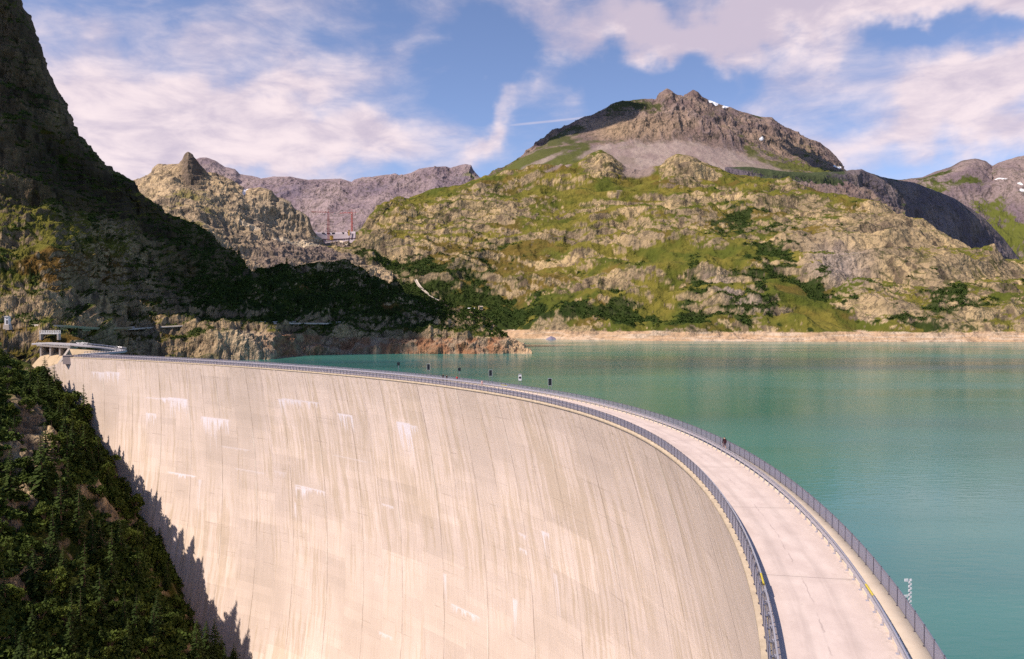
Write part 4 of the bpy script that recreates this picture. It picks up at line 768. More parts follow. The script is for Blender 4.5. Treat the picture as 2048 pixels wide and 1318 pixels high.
def build_spillway():
    D = 394.0; e = empty('spillway', (X(110, D), D, 0), 0, 'pale concrete spillway with three reddish gate bays at the left end of the dam', 'spillway'); inv = Vector(e.location)
    def L(p): return tuple(Vector(p) - inv)
    xs = [X(p, D) for p in (83, 102, 121, 139)]; zt = [Zp(p, q, D) for p, q in ((83, 692), (102, 693.5), (121, 695), (139, 696.5))]
    for i, (x, z) in enumerate(zip(xs, zt)):
        mb = MB(); b = -4.5 if i else -2.5
        mb.box(L((x, D + 2.2, (z + b) / 2)), (.75, 6.4, z - b)); mb.build('pier', M_CONC, e)
    mb = MB(); a = Vector((X(76, D), D + 2, zt[0] + .35)); c = Vector((X(142, D), D + 2, zt[3] + .35)); 
    P = [(X(76, D), D - 1.4), (X(142, D), D - 1.4), (X(142, D), D + 6.2), (X(76, D), D + 6.2)]
    V = [L((x, y, (zt[0] if i in (0, 3) else zt[3]) + h)) for h in (.02, .75) for i, (x, y) in enumerate(P)]
    mb.add(V, [(0, 3, 2, 1), (4, 5, 6, 7), (0, 1, 5, 4), (1, 2, 6, 5), (2, 3, 7, 6), (3, 0, 4, 7)]); mb.build('deck', M_CONC, e)
    mb = MB(); railing(mb, [L((X(76, D), D - 1.3, zt[0] + .75)), L((X(142, D), D - 1.3, zt[3] + .75))], step=1.3); mb.build('railing', M_WHITE, e)
    for i in range(3):
        x0, x1 = xs[i] + .4, xs[i + 1] - .4
        mb = MB(); mb.box(L(((x0 + x1) / 2, D + 4.6, (zt[i] - 5) / 2 - .1)), (x1 - x0, .5, zt[i] + 4.7)); mb.build('gate', M_RUST, e)
        # ogee chute running down towards the valley
        pr = []
        for t in np.linspace(0, 1, 14):
            pr.append((D + 4.2 - 15.5 * t, Zp(100, 703.5, D) - .2 - 9.6 * t ** 1.5))
        rows = np.array([[(x0 - (0 if k == 0 else 0) + (-.35 * t_ * 3), y, z), (x1 + (.35 * t_ * 1.5), y, z)] for k, ((y, z), t_) in enumerate(zip(pr, np.linspace(0, 1, 14)))])
        rows = np.concatenate([rows, rows[::-1] - np.array([0, 0, 2.5])], 0)
        mesh_obj('chute', rows.reshape(-1, 3) - np.array(inv), np.concatenate([grid_faces(len(rows), 2)]), M_WARM, e)
    wx = np.linspace(X(141, D), X(222, D), 24); wt = np.interp(wx, [X(142, D), X(180, D), X(215, D)], [Zp(142, 697.5, D), Zp(180, 699.5, D), Zp(215, 703.5, D)]); yw = np.full_like(wx, D - 1.8)
    V = np.stack([np.stack([wx, yw, wt * 0 - 6], -1), np.stack([wx, yw, wt], -1), np.stack([wx, yw + .8, wt], -1), np.stack([wx, yw + .8, wt * 0 - 6], -1)], 0) - np.array(inv)
    mesh_obj('side_wall', V, grid_faces(4, 24)[:, ::-1], M_WARM, e)
    mb = MB()
    V = [L(p) for p in ((X(139, D), D - 1.5, zt[3]), (X(143, D), D - 1.5, zt[3]), (X(136, D), D - 7, -4), (X(131, D), D - 7, -4), (X(139, D), D, zt[3]), (X(143, D), D, zt[3]), (X(136, D), D, -4), (X(131, D), D, -4))]
    mb.add(V, [(0, 1, 2, 3), (5, 4, 7, 6), (0, 4, 5, 1), (1, 5, 6, 2), (2, 6, 7, 3), (3, 7, 4, 0)]); mb.build('slanted_pier', M_CONC, e)
    # small dark gatehouse block at the dam's shoulder
    k = MB(); q = wall_point(140, 716); k.box((q[0] - 1.5, q[1] + 1.2, -1.4), (3.6, 2.6, 3.8)); k.box((q[0] - 1.5, q[1] + 1.2, .6), (4.0, 3.0, .25))
    o = k.build('shoulder_block', mat('weathered_concrete', (.34, .28, .27), .9, 0, .2, 1)); tag(o, 'small grey concrete block on the left shoulder of the dam beside the slanted pier', 'concrete block')
build_spillway()
def build_access_road():
    D = 394.0
    pts = [(X(60, D), D + 2.4, Zp(60, 689.5, D)), (X(90, D), D + 2.4, Zp(90, 688, D)), (X(142, D), D + 2.4, Zp(142, 690.5, D)), (X(180, 396), 396, Zp(180, 694, 396)), (X(215, 400), 400, Zp(215, 697.5, 400)), (X(236, 402), 402, Zp(236, 700.5, 402)),
           (X(245, 398), 398, Zp(245, 702.5, 398)), (X(238, 392), 392, Zp(238, 705, 392)), (X(215, 384), 384, Zp(215, 707, 384)), (X(190, 376), 376, Zp(190, 709, 376)), (X(160, 368), 368, Zp(160, 712, 368) )]
    W = np.array(pts); L_ = np.r_[0, np.cumsum(np.linalg.norm(np.diff(W, axis=0), axis=1))]; q = np.linspace(0, L_[-1], 90); W = np.stack([np.interp(q, L_, W[:, i]) for i in range(3)], -1); W = smooth1(W, 9)
    t = np.gradient(W, axis=0); t[:, 2] = 0; t /= np.linalg.norm(t, axis=1, keepdims=True); n = np.stack([t[:, 1], -t[:, 0], 0 * t[:, 0]], -1)
    w = 2.3; rows = [W + n * w + [0, 0, -.9], W + n * w, W - n * w, W - n * w + [0, 0, -.9]]
    o = mesh_obj('access_road', np.stack(rows, 0) + [0, 0, .76], grid_faces(4, len(W))[:, ::-1], mat('grey_road', (.40, .37, .38), .9, 0, .15, .5)); tag(o, kind='structure')
    e = empty('road_railing', tuple(W[45]), 0, 'pale low railing around the hairpin bend of the access road', 'railing'); inv = np.array(e.location)
    for sgn in (1, -1):
        mb = MB(); Q = (W + n * w * .92 * sgn + [0, 0, .76])[26:86:2] - inv; railing(mb, Q, .9, 2.2, .06, (.9, .55)); mb.build('rail', M_BEAM, e)
build_access_road()
def build_footbridge():
    D = 436.0; e = empty('small_bridge', (X(100, D), D, Zp(100, 668, D)), 0, 'short white railed footbridge on the slope above the spillway', 'bridge')
    L_ = X(118, D) - X(80, D); mb = MB(); mb.box((0, 0, .15), (L_, 2.2, .35)); mb.build('deck', M_WHITE, e)
    mb = MB()
    for y in (-1.0, 1.0): railing(mb, [(-L_ / 2, y, .3), (L_ / 2, y, .3)], 1.6, 1.3, .07, (1.6, 1.1, .6, .2))
    mb.build('railing', M_WHITE, e)
    for x in (-L_ / 2 + .4, L_ / 2 - .4): mb = MB(); mb.box((x, 0, -1.6), (.9, 2.4, 3.2)); mb.build('abutment', M_CONC, e)
build_footbridge()
def build_hut():
    q = snap('left_mountain', [(21, 655)])[0]; e = empty('white_hut', (q[0], q[1] - 2.5, q[2] + 1.6), 0, 'tiny white hut with a dark door beside the track on the far left slope', 'hut')
    mb = MB(); mb.box((0, 0, 2.1), (2.1, 2.1, 4.2)); mb.build('wall', M_WHITE, e); mb = MB(); mb.box((0, 0, 4.35), (2.5, 2.5, .3)); mb.box((0, 0, 4.6), (1.6, 1.6, .25)); mb.build('roof', mat('pale_roof', (.66, .62, .60), .8), e)
    mb = MB(); mb.box((.35, -1.07, 1.4), (.8, .06, 2.0)); mb.build('door', M_DARK, e); mb = MB(); mb.box((.3, -1.07, 3.4), (.6, .06, .5)); mb.build('window', M_DARK, e)
    mb = MB(); mb.box((0, 0, -1.4), (3.4, 3.2, 2.9), 0, .85); mb.build('plinth', M_CONC, e)
build_hut()
def house(name, px, py, w, d, h, rh, label, mw, mr, rz=0.0):
    q = snap('mountainside', [(px, py)])[0]; e = empty(name, (q[0], q[1] - d * .4, q[2] - .5), rz, label, 'house')
    mb = MB(); mb.box((0, 0, h / 2), (w, d, h)); mb.build('wall', mw, e)
    mb = MB(); ov = .6; V = [(-w / 2 - ov, -d / 2 - ov, h), (w / 2 + ov, -d / 2 - ov, h), (w / 2 + ov, d / 2 + ov, h), (-w / 2 - ov, d / 2 + ov, h), (-w / 2 - ov, 0, h + rh), (w / 2 + ov, 0, h + rh)]
    mb.add(V, [(0, 1, 5, 4), (2, 3, 4, 5), (1, 2, 5), (3, 0, 4), (0, 3, 2, 1)]); mb.build('roof', mr, e)
    for i in range(3):
        mb = MB(); mb.box((-w / 3 + i * w / 3, -d / 2 - .04, h * .55), (1.0, .1, 1.2)); mb.build('window', M_DARK, e)
M_ROOF = mat('bright_metal_roof', (.80, .78, .80), .4, .1)
house('lake_chalet', 943, 623, 11, 8, 4.2, 2.6, 'low stone chalet with a bright metal roof at the end of the white path', M_CONC, M_ROOF)
house('square_chalet', 962, 620, 6.5, 6.5, 5.5, 1.6, 'small square tan chalet just right of the bright roofed chalet', M_WARM, mat('tan_roof', (.45, .36, .28), .9), .3)
def gravel_heap():
    q = at(1102, 679, 1215.); n = 40; m = 9; V = []; r0 = 9.5
    for j in range(m):
        for i in range(n):
            a = 2 * math.pi * i / n; rr = r0 * (1 - j / (m - 1)) ** .9 * (1 + .13 * math.sin(3 * a + 1) + .06 * math.sin(7 * a)); V.append((rr * math.cos(a) * 1.25, rr * math.sin(a), -1 + 6.5 * (j / (m - 1)) ** 1.15))
    V = np.array(V); V += .25 * fbm(V / 1.5, 3, 5)[:, None]
    o = mesh_obj('gravel_heap', V, np.array([(j * n + i, j * n + (i + 1) % n, (j + 1) * n + (i + 1) % n, (j + 1) * n + i) for j in range(m - 1) for i in range(n)]), mat('grey_gravel', (.22, .19, .25), .95, 0, .3, .6), None, True)
    o.location = (q[0], 1212., WATER_Z - .5); tag(o, 'low mound of bluish grey gravel on the far shore at the water edge', 'gravel heap')
gravel_heap()
# the smaller dam high in the side valley, with its building cranes
def far_dam():
    D = 1665.; e = empty('upper_dam', (X(662, D), D, Zp(662, 482, D)), 0, 'small grey dam under construction in the gap between the crag and the mountainside', 'dam'); inv = np.array(e.location)
    pp = np.linspace(612, 712, 60); dd = D + 22 * (1 - ((pp - 662) / 50) ** 2); x = (pp - CX) / F * dd
    nb = Zp(662, 500, D); V = []; z0 = Zp(662, 463, D)
    V = np.stack([np.stack([x, dd - o, np.full_like(x, z)], -1) for o, z in ((9, nb), (2.5, z0 - 4), (2.5, z0), (-2.5, z0), (-2.5, nb))], 0) - inv
    mesh_obj('wall', V, grid_faces(5, 60)[:, ::-1], mat('new_concrete', (.42, .36, .40), .9, 0, .12, .1), e)
    mb = MB(); 
    for i in range(3, 57, 6):
        if i in (15, 39): continue
        mb.box((x[i] - inv[0], dd[i] - 2.8 - inv[1], z0 - 1.4 - inv[2]), (6.5, 1.0, 2.0))
    mb.build('formwork', M_DARK, e)
    mb = MB()
    for i in range(0, 59, 2): mb.box((x[i] - inv[0], dd[i] - 5.6 - inv[1], z0 - 14 - inv[2]), (3.6, 2.2, .8))
    mb.build('catwalk', mat('dull_purple_metal', (.16, .10, .14), .7), e)
    o = MB(); p = at(663, 476, D - 8); o.box((p[0], p[1], p[2]), (6, 5, 9)); o.box((p[0], p[1], p[2] + 4.8), (7, 6, .6)); ob = o.build('site_hoist', mat('ochre_metal', (.50, .30, .06), .7)); tag(ob, 'ochre site hoist tower against the small upper dam beside the left crane', 'hoist')
    o = MB(); p = at(698, 466, D - 2); o.box((p[0], p[1], p[2]), (3, 3, 11)); o.box((p[0], p[1], p[2] + 5.8), (3.8, 3.8, .6)); ob = o.build('site_mast', MATS['ochre_metal']); tag(ob, 'ochre mast at the right end of the small upper dam', 'mast')
far_dam()
def crane(px, py, D, H, jib, ang, label):
    M = mat('red_crane_paint', (.50, .06, .04), .6); e = empty('tower_crane', tuple(at(px, py, D)), ang, label, 'crane', 'tower cranes at the upper dam'); s = 1.3
    mb = MB()
    for sx in (-1, 1):
        for sy in (-1, 1): mb.box((sx * s, sy * s, H / 2), (.45, .45, H))
    for k in range(int(H / 3)):
        z = k * 3
        for a, b in (((-s, -s), (s, -s)), ((s, -s), (s, s)), ((s, s), (-s, s)), ((-s, s), (-s, -s))):
            if k % 2: a, b = b, a
            mb.tube((a[0], a[1], z), (b[0], b[1], z + 3), .16, 4)
    mb.build('mast', M, e); mb = MB(); mb.box((0, 0, -1), (7, 7, 3)); mb.build('base', M_CONC, e)
    mb = MB(); n = int(jib / 3)
    for y in (-.8, .8): mb.tube((0, y, H), (jib, y, H), .22, 4)
    mb.tube((0, 0, H + 2), (jib, 0, H + .8), .22, 4)
    for k in range(n): mb.tube((k * 3, -.8 if k % 2 else .8, H), (k * 3 + 1.5, 0, H + 1.8), .14, 4); mb.tube((k * 3 + 3, -.8 if k % 2 else .8, H), (k * 3 + 1.5, 0, H + 1.8), .14, 4)
    mb.tube((0, 0, H), (0, 0, H + 8), .5, 4, .2); mb.tube((0, 0, H + 8), (jib * .7, 0, H + 1.5), .1, 4); mb.tube((0, 0, H + 8), (-12, 0, H + .4), .1, 4); mb.build('jib', M, e)
    mb = MB()
    for y in (-.8, .8): mb.tube((0, y, H), (-14, y, H), .25, 4)
    mb.build('counter_jib', M, e); mb = MB(); mb.box((-12, 0, H - 1.2), (3, 2.4, 2.6)); mb.build('counterweight', M_CONC, e)
    mb = MB(); mb.box((1.2, -1.6, H - 1.4), (2, 1.6, 2.2), 0, .85); mb.build('cab', M_WHITE, e)
crane(657, 480, 1650., 56, 34, R(200), 'taller red tower crane standing before the left half of the small upper dam')
crane(704, 464, 1680., 40, 28, R(165), 'shorter red tower crane at the right end of the small upper dam')

# ------------------------------------------------------------------ boards along the lake side of the crest
def board(px, y0, y1, w, label, style, cat='sign board'):
    q = np.linspace(0, S_END - 1, 8000); uu, vv = proj(crest_pt(q, 8.78, .17)); ok = crest_pt(q, 0)[:, 1] > 30; s = q[np.argmin(np.abs(uu - px) + np.where(ok, 0, 1e6))]
    p = crest_pt(s, 8.78, .17); D = p[1]; top = Zp(px, y0, D) - p[2]; bot = Zp(px, y1, D) - p[2]; bot = max(bot, .25); h = top - bot
    names = {'tall': 'information_board', 'small': 'small_sign', 'white': 'white_sign'}
    e = empty(names[style], tuple(p), 0, label, cat, {'tall': 'tall dark boards along the lake side fence', 'small': 'small dark signs above the lake side fence'}.get(style))
    mb = MB()
    if style == 'small': mb.tube((0, 0, 0), (0, 0, bot), .05, 8); mb.build('pole', M_RAILTOP, e)
    else:
        for x in (-w * .42, w * .42): mb.tube((x, .05, 0), (x, .05, top), .04, 6)
        mb.build('pole', M_RAILTOP, e)
    mb = MB(); mb.box((0, 0, bot + h / 2), (w, .06, h)); 
    mb.build('panel', M_WHITE if style == 'white' else mat('dark_panel', (.010, .014, .020), .5), e)
    if style == 'tall':
        mb = MB(); f = .06
        for x in (-w / 2 - f / 2, w / 2 + f / 2): mb.box((x, 0, bot + h / 2), (f, .1, h + 2 * f))
        for z in (bot - f / 2, top + f / 2): mb.box((0, 0, z), (w, .1, f))
        mb.build('frame', mat('pale_frame', (.55, .60, .62), .5, .2), e)
    if style == 'small': mb = MB(); mb.box((0, .03, top + .06), (w * .8, .05, .1)); mb.build('bracket', M_DARK, e)
    if style == 'white':
        mb = MB(); mb.tube((0, -.032, bot + h * .45), (0, -.05, bot + h * .45), w * .40, 16); mb.build('black_disc', M_DARK, e)
        mb = MB(); mb.box((0, -.034, top - h * .1), (w * .9, .02, h * .12)); mb.build('grey_band', mat('grey_band', (.2, .2, .25), .6), e)
board(797, 725, 731, .85, 'small dark sign above the lake side fence, leftmost of all the signs', 'small')
board(857, 728, 740, .85, 'tall dark board, the first of three along the lake side fence from the left', 'tall')
board(919, 736, 742, .75, 'small dark sign above the lake side fence behind the walker in red', 'small')
board(981, 740, 752, .80, 'middle one of the three tall dark boards, left of the white sign', 'tall')
board(1040, 748, 761, .75, 'narrow white sign with a black disc between two tall dark boards', 'white')
board(1100, 757, 771, .80, 'tall dark board nearest the camera, right of the white sign', 'tall')
def gauge():
    q = np.linspace(150, S_END - 1, 4000); p0 = crest_pt(q, 9.15, 0); u, v = proj(p0); s = q[np.argmin(np.abs(u - 1820) + np.where(p0[:, 1] > 40, 0, 1e6))]; p = crest_pt(s, 9.15, 0); D = p[1]
    e = empty('level_gauge', tuple(p), .1, 'white stepped water level gauge standing just outside the lake side fence', 'level gauge'); top = Zp(1820, 1160, D)
    mb = MB(); mb.box((0, .04, top / 2 - .6), (.05, .04, top + 1.3)); mb.build('mast', M_RAILTOP, e); mb = MB(); z = top; i = 0
    while z > -.2: mb.box((-.05 if i % 2 else .05, 0, z), (.11, .04, .13)); z -= .13; i += 1
    mb.build('graduation', M_WHITE, e)
    mb = MB(); mb.box((-.24, 0, top), (.22, .04, .16)); mb.box((-.32, 0, Zp(1812, 1192, D)), (.36, .04, .14)); mb.build('number_plate', M_WHITE, e)
    mb = MB(); mb.box((0, .0, -.55), (.3, .5, .12)); mb.build('bracket', M_POST, e)
gauge()

# ------------------------------------------------------------------ people
def skin_mesh(name, pts, edges, rad, m, parent, lv=1):
    me = bpy.data.meshes.new(name); me.from_pydata(pts, edges, []); me.update(); o = bpy.data.objects.new(name, me); C.objects.link(o); o.parent = parent
    sk = o.modifiers.new('Skin', 'SKIN'); sk.use_smooth_shade = True
    for i, r in enumerate(rad): v = me.skin_vertices[0].data[i]; v.radius = (r, r) if not isinstance(r, tuple) else r; v.use_root = (i == 0)
    sb = o.modifiers.new('Subsurf', 'SUBSURF'); sb.levels = lv; sb.render_levels = lv
    me.materials.append(m); return o
M_SKIN = mat('skin', (.55, .32, .22), .6, 0, .05, 8)
def person(loc, rz, label, top, legs, hat=None, hair=(.03, .02, .015), bare=False, pack=None, stride=.2, h=1.75, lean=0.0):
    e = empty('person', loc, rz, label, 'person', 'people walking on the crest of the dam'); k = h / 1.75
    def S_(p): return (p[0] * k, (p[1] - lean * max(0, p[2] - .9)) * k, p[2] * k)
    st = stride
    pts = [(0, 0, .95), (0, 0, 1.12), (0, .01, 1.30), (0, 0, 1.45), (0, -.01, 1.52), (0, -.02, 1.60), (0, -.02, 1.70),
           (.09, 0, .90), (.10, -st * .6, .50), (.10, -st, .09), (.10, -st - .13, .04), (-.09, 0, .90), (-.10, st * .4, .50), (-.10, st, .10), (-.10, st - .10, .04),
           (.18, 0, 1.41), (.23, .05, 1.14), (.24, -.08, .90), (.24, -.12, .80), (-.18, 0, 1.41), (-.23, -.02, 1.14), (-.24, -.18, .93), (-.24, -.24, .86)]
    ed = [(0, 1), (1, 2), (2, 3), (3, 4), (4, 5), (5, 6), (0, 7), (7, 8), (8, 9), (9, 10), (0, 11), (11, 12), (12, 13), (13, 14), (3, 15), (15, 16), (16, 17), (17, 18), (3, 19), (19, 20), (20, 21), (21, 22)]
    rd = [.13, .12, .14, .09, .05, .085, .08, .085, .058, .04, .04, .085, .058, .04, .04, .055, .042, .032, .03, .055, .042, .032, .03]
    skin_mesh('body', [S_(p) for p in pts], ed, [r * k for r in rd], M_SKIN, e)
    mt = mat('cloth_%d_%d_%d' % tuple(int(c * 100) for c in top), top, .9); ml = mat('cloth_%d_%d_%d' % tuple(int(c * 100) for c in legs), legs, .9)
    P = [(0, 0, .93), (0, 0, 1.12), (0, .01, 1.30), (0, 0, 1.44), (.18, 0, 1.41), (.23, .05, 1.14), (.24, -.06, .96), (-.18, 0, 1.41), (-.23, -.02, 1.14), (-.24, -.15, .97)]
    skin_mesh('jacket', [S_(p) for p in P], [(0, 1), (1, 2), (2, 3), (3, 4), (4, 5), (5, 6), (3, 7), (7, 8), (8, 9)], [r * k for r in (.155, .15, .165, .10, .075, .06, .05, .075, .06, .05)], mt, e)
    kn = .52 if bare else .13; f = lambda a, b, t: tuple(a[i] * (1 - t) + b[i] * t for i in range(3))
    P = [(0, 0, .97), (.09, 0, .90), (.10, -st * .6, .50), (-.09, 0, .90), (-.10, st * .4, .50)]; E_ = [(0, 1), (1, 2), (0, 3), (3, 4)]; rr = [.14, .10, .075, .10, .075]
    if not bare: P += [(.10, -st, .12), (-.10, st, .13)]; E_ += [(2, 5), (4, 6)]; rr += [.055, .055]
    skin_mesh('trousers', [S_(p) for p in P], E_, [r * k for r in rr], ml, e)
    mb = MB()
    for x, y in ((.10, -st - .05), (-.10, st - .05)): mb.box((x * k, y * k, .05 * k), (.10 * k, .27 * k, .09 * k), 0, .8)
    mb.build('shoe', M_DARK, e)
    skin_mesh('hair' if hat is None else 'hat', [S_((0, .0, 1.63)), S_((0, .005, 1.72))], [(0, 1)], [.10 * k, .085 * k], mat('hair_%d' % int(sum(hair) * 1000), hair, .8) if hat is None else mat('hat_%d' % int(sum(hat) * 100), hat, .8), e)
    mb = MB(); mb.box(S_((0, -.105, 1.635)), (.03 * k, .04 * k, .05 * k)); mb.box(S_((0, -.09, 1.58)), (.05 * k, .02 * k, .012 * k)); mb.build('face', M_SKIN, e)
    if pack: mb = MB(); mb.box(S_((0, .20, 1.22)), (.32 * k, .22 * k, .48 * k), 0, .8); mb.box(S_((0, .32, 1.12)), (.22 * k, .06 * k, .24 * k)); mb.build('backpack', mat('pack_%d' % int(sum(pack) * 100), pack, .85), e)
    return e
def on_crest(px, off, z):
    q = np.linspace(0, S_END - 1, 8000); p = crest_pt(q, off, z); u, v = proj(p); return p[np.argmin(np.abs(u - px) + np.where(p[:, 1] > 40, 0, 1e6))]
person(tuple(on_crest(1449, 7.75, .17)), R(180), 'person in black jacket and pale shorts walking on the raised walkway near the camera', (.02, .018, .022), (.30, .20, .20), None, (.02, .015, .01), True, (.06, .02, .025), .2, 1.9)
person(tuple(on_crest(886, 7.5, .17)), R(-20), 'person in dark clothes, left one of the far pair behind the guard rail', (.03, .025, .03), (.04, .04, .06), None, (.05, .03, .02), False, None, .1, 1.8)
person(tuple(on_crest(893.5, 7.7, .17)), R(30), 'shorter person in dark clothes, right one of the far pair behind the guard rail', (.05, .03, .035), (.03, .03, .04), None, (.02, .015, .01), False, None, .1, 1.62)
person(tuple(on_crest(914, 7.4, .17)), R(10), 'person in a bright red jacket on the far walkway', (.62, .03, .03), (.05, .03, .04), None, (.08, .03, .02), False, None, .15, 1.7)
person(tuple(on_crest(964, 5.6, .004)), R(0), 'person in a white hat and pale pink top beside the far guard rail', (.62, .40, .38), (.45, .30, .28), (.8, .78, .76), (.04, .03, .02), False, None, .15, 1.68)

# ------------------------------------------------------------------ trees
def leaf_mat(name, c1, c2):
    m = bpy.data.materials.new(name); m.use_nodes = True; T = NT(m.node_tree); T.n.clear(); out = T.new('ShaderNodeOutputMaterial'); b = T.new('ShaderNodeBsdfPrincipled'); T.l.new(b.outputs[0], out.inputs[0])
    oi = T.new('ShaderNodeObjectInfo').outputs['Random']; ob = T.new('ShaderNodeTexCoord').outputs['Object']; n = T.noise(ob, .9, 4, .7)
    c = T.mix(T.m('ADD', T.m('MULTIPLY', oi, .5), T.m('MULTIPLY', n, .5)), c1, c2); T.l.new(c, b.inputs['Base Color']); b.inputs['Roughness'].default_value = .8; b.inputs['Specular IOR Level'].default_value = .15
    return m
L_CON = leaf_mat('conifer_needles', (.012, .028, .006), (.06, .085, .014)); L_BUSH = leaf_mat('bush_leaves', (.022, .045, .008), (.085, .115, .018)); L_DEC = leaf_mat('broad_leaves', (.025, .05, .008), (.115, .14, .02))
M_BARK = mat('bark', (.10, .065, .045), .95, 0, .3, 3)
def conifer_mesh(seed, H=10.0, wid=.26, gaps=.15):
    r = random.Random(seed); V = []; Fs = []
    z = H * .08; 
    while z < H * .985:
        t = z / H; L_ = H * wid * (1 - t) ** .85 * (1.0 if t > .15 else .8) * r.uniform(.8, 1.15) + .12; n = max(5, int(11 * (1 - t) + 5)); a0 = r.random() * 6.28
        for i in range(n):
            if r.random() < gaps: continue
            a = a0 + 6.283 * i / n + r.uniform(-.25, .25); l = L_ * r.uniform(.6, 1.12); w = l * .30 + .10; dz = -l * r.uniform(.12, .42); zz = z + r.uniform(-.12, .12) * H * .04
            ca, sa = math.cos(a), math.sin(a); b = len(V)
            for k, (f, wf, zf) in enumerate(((0.05, .25, 0), (.45, 1, .30), (.8, .75, .72), (1.0, .1, 1.0))):
                for sg in (-1, 1): V.append((ca * l * f - sa * w * wf * sg * .5, sa * l * f + ca * w * wf * sg * .5, zz + dz * zf + r.uniform(-.06, .06) - (.10 * w if sg > 0 else 0)))
            for k in range(3): Fs.append((b + 2 * k, b + 2 * k + 2, b + 2 * k + 3, b + 2 * k + 1))
            # hanging side sprays
            for k in (0, 1):
                f = r.uniform(.4, .9); b = len(V); cx, cy, cz = ca * l * f, sa * l * f, zz + dz * f; q = a + r.choice((-1, 1)) * r.uniform(.6, 1.2); ll = l * .38
                V += [(cx, cy, cz + .05), (cx + math.cos(q) * ll, cy + math.sin(q) * ll, cz - ll * .35), (cx + math.cos(q + .35) * ll * .6, cy + math.sin(q + .35) * ll * .6, cz - ll * .55), (cx, cy, cz - ll * .4)]; Fs.append((b, b + 1, b + 2, b + 3))
        z += H * (.035 + .02 * (1 - t)) * r.uniform(.8, 1.2)
    b = len(V); V += [(-.08, 0, H * .94), (.08, 0, H * .94), (0.02, 0, H), (0, 0, H)]; Fs.append((b, b + 1, b + 2, b + 3))
    me = bpy.data.meshes.new('crown'); me.from_pydata(V, [], Fs); me.update(); me.materials.append(L_CON)
    mb = MB(); mb.tube((0, 0, -1.5), (0, 0, H * .55), H * .022, 7, H * .012); mb.tube((0, 0, H * .55), (0, 0, H * .96), H * .012, 5, .02)
    tm = bpy.data.meshes.new('trunk'); tm.from_pydata([tuple(p) for p in np.concatenate(mb.v)], [], mb.f); tm.update(); tm.materials.append(M_BARK)
    return me, tm
def broad_mesh(seed, H=6.0):
    r = random.Random(seed); V = []; Fs = []; mb = MB(); mb.tube((0, 0, -1.2), (.1, 0, H * .5), H * .03, 7, H * .018)
    for c in range(13):
        a = r.random() * 6.28; rr = H * r.uniform(.08, .34); cz = H * r.uniform(.35, .88); cx, cy = math.cos(a) * rr, math.sin(a) * rr; R0 = H * r.uniform(.10, .19)
        mb.tube((.05, 0, H * r.uniform(.25, .5)), (cx, cy, cz), H * .012, 5, H * .005)
        for k in range(62):
            d = Vector((r.gauss(0, 1), r.gauss(0, 1), r.gauss(0, 1))).normalized() * R0 * r.uniform(.55, 1.1); p = Vector((cx, cy, cz)) + Vector((d.x, d.y, d.z * .75)); n = Vector((r.gauss(0, 1), r.gauss(0, 1), r.gauss(0, 1) + .6)).normalized(); u = n.orthogonal().normalized() * H * .035; w = n.cross(u); b = len(V)
            V += [tuple(p - u - w * .5), tuple(p + u - w * .6), tuple(p + u * .7 + w), tuple(p - u + w * .7)]; Fs.append((b, b + 1, b + 2, b + 3))
    me = bpy.data.meshes.new('crown'); me.from_pydata(V, [], Fs); me.update(); me.materials.append(L_DEC)
    tm = bpy.data.meshes.new('trunk'); tm.from_pydata([tuple(p) for p in np.concatenate(mb.v)], [], mb.f); tm.update(); tm.materials.append(M_BARK); return me, tm
CON = [conifer_mesh(100 + i, 10.0, (.24, .20, .28, .17, .26, .22, .15)[i], (.1, .2, .12, .25, .15, .3, .2)[i]) for i in range(7)]
BRD = [broad_mesh(200 + i, 6.0) for i in range(4)]
def place_tree(kind, k, p, h, label, group):
    me, tm = (CON if kind == 'conifer' else BRD)[k]; s = h / (10.0 if kind == 'conifer' else 6.0)
    e = empty(kind, tuple(p), random.random() * 6.28, label, 'tree', group); e.scale = (s * random.uniform(.9, 1.15), s * random.uniform(.9, 1.15), s); e.rotation_euler[0] = random.uniform(-.05, .05)
    for nm, m_ in (('crown', me), ('trunk', tm)): o = bpy.data.objects.new(nm, m_); C.objects.link(o); o.parent = e
BP, BN, BU, BV, BG = BANK
def bank_pts(n, test, dmin, seed):
    r = np.random.default_rng(seed); idx = r.permutation(BU.size)[:60000]; out = []
    P = BP.reshape(-1, 3)[idx]; u = BU.ravel()[idx]; v = BV.ravel()[idx]; g = BG.ravel()[idx]; N = BN.reshape(-1, 3)[idx]
    wallx = crest_x(P[:, 1]); kk = (P[:, 0] < wallx - 3.5) & (P[:, 2] > -150) & (N @ np.array([0, 0, 1.]) > .2)
    vis = (P[:, 0] * N[:, 0] + P[:, 1] * N[:, 1] + (P[:, 2] - CAMH) * N[:, 2]) < 0
    for i in np.nonzero(kk & vis & test(u, v, g, P))[0]:
        if all((P[i, 0] - q[0]) ** 2 + (P[i, 1] - q[1]) ** 2 > dmin ** 2 for q in out): out.append(P[i])
        if len(out) >= n: break
    return out
box = lambda a, b, c, d: (lambda u, v, g, P: (u > a) & (u < b) & (v > c) & (v < d) & (g > -.35))
spill = lambda P: (np.abs(P[:, 0] + 222) < 24) & (P[:, 1] > 366)
for p in bank_pts(120, lambda u, v, g, P: (u > -60) & (u < 470) & (v > 735) & (v < 1420) & (g > -.3) & ~spill(P) & ((P[:, 0] < crest_x(P[:, 1]) - 11) | (np.abs(v - 1090) < 22) | (np.abs(v - 860) < 20)), 3.8, 1):
    place_tree('conifer', random.choice([0, 1, 2, 3, 4, 5, 6]), p - np.array([0, 0, .3]), random.choice([6.5, 8.5, 11, 13, 16, 19]) * random.uniform(.85, 1.15), 'dark green conifer on the rocky bank left below the dam wall', 'conifers on the bank below the dam')
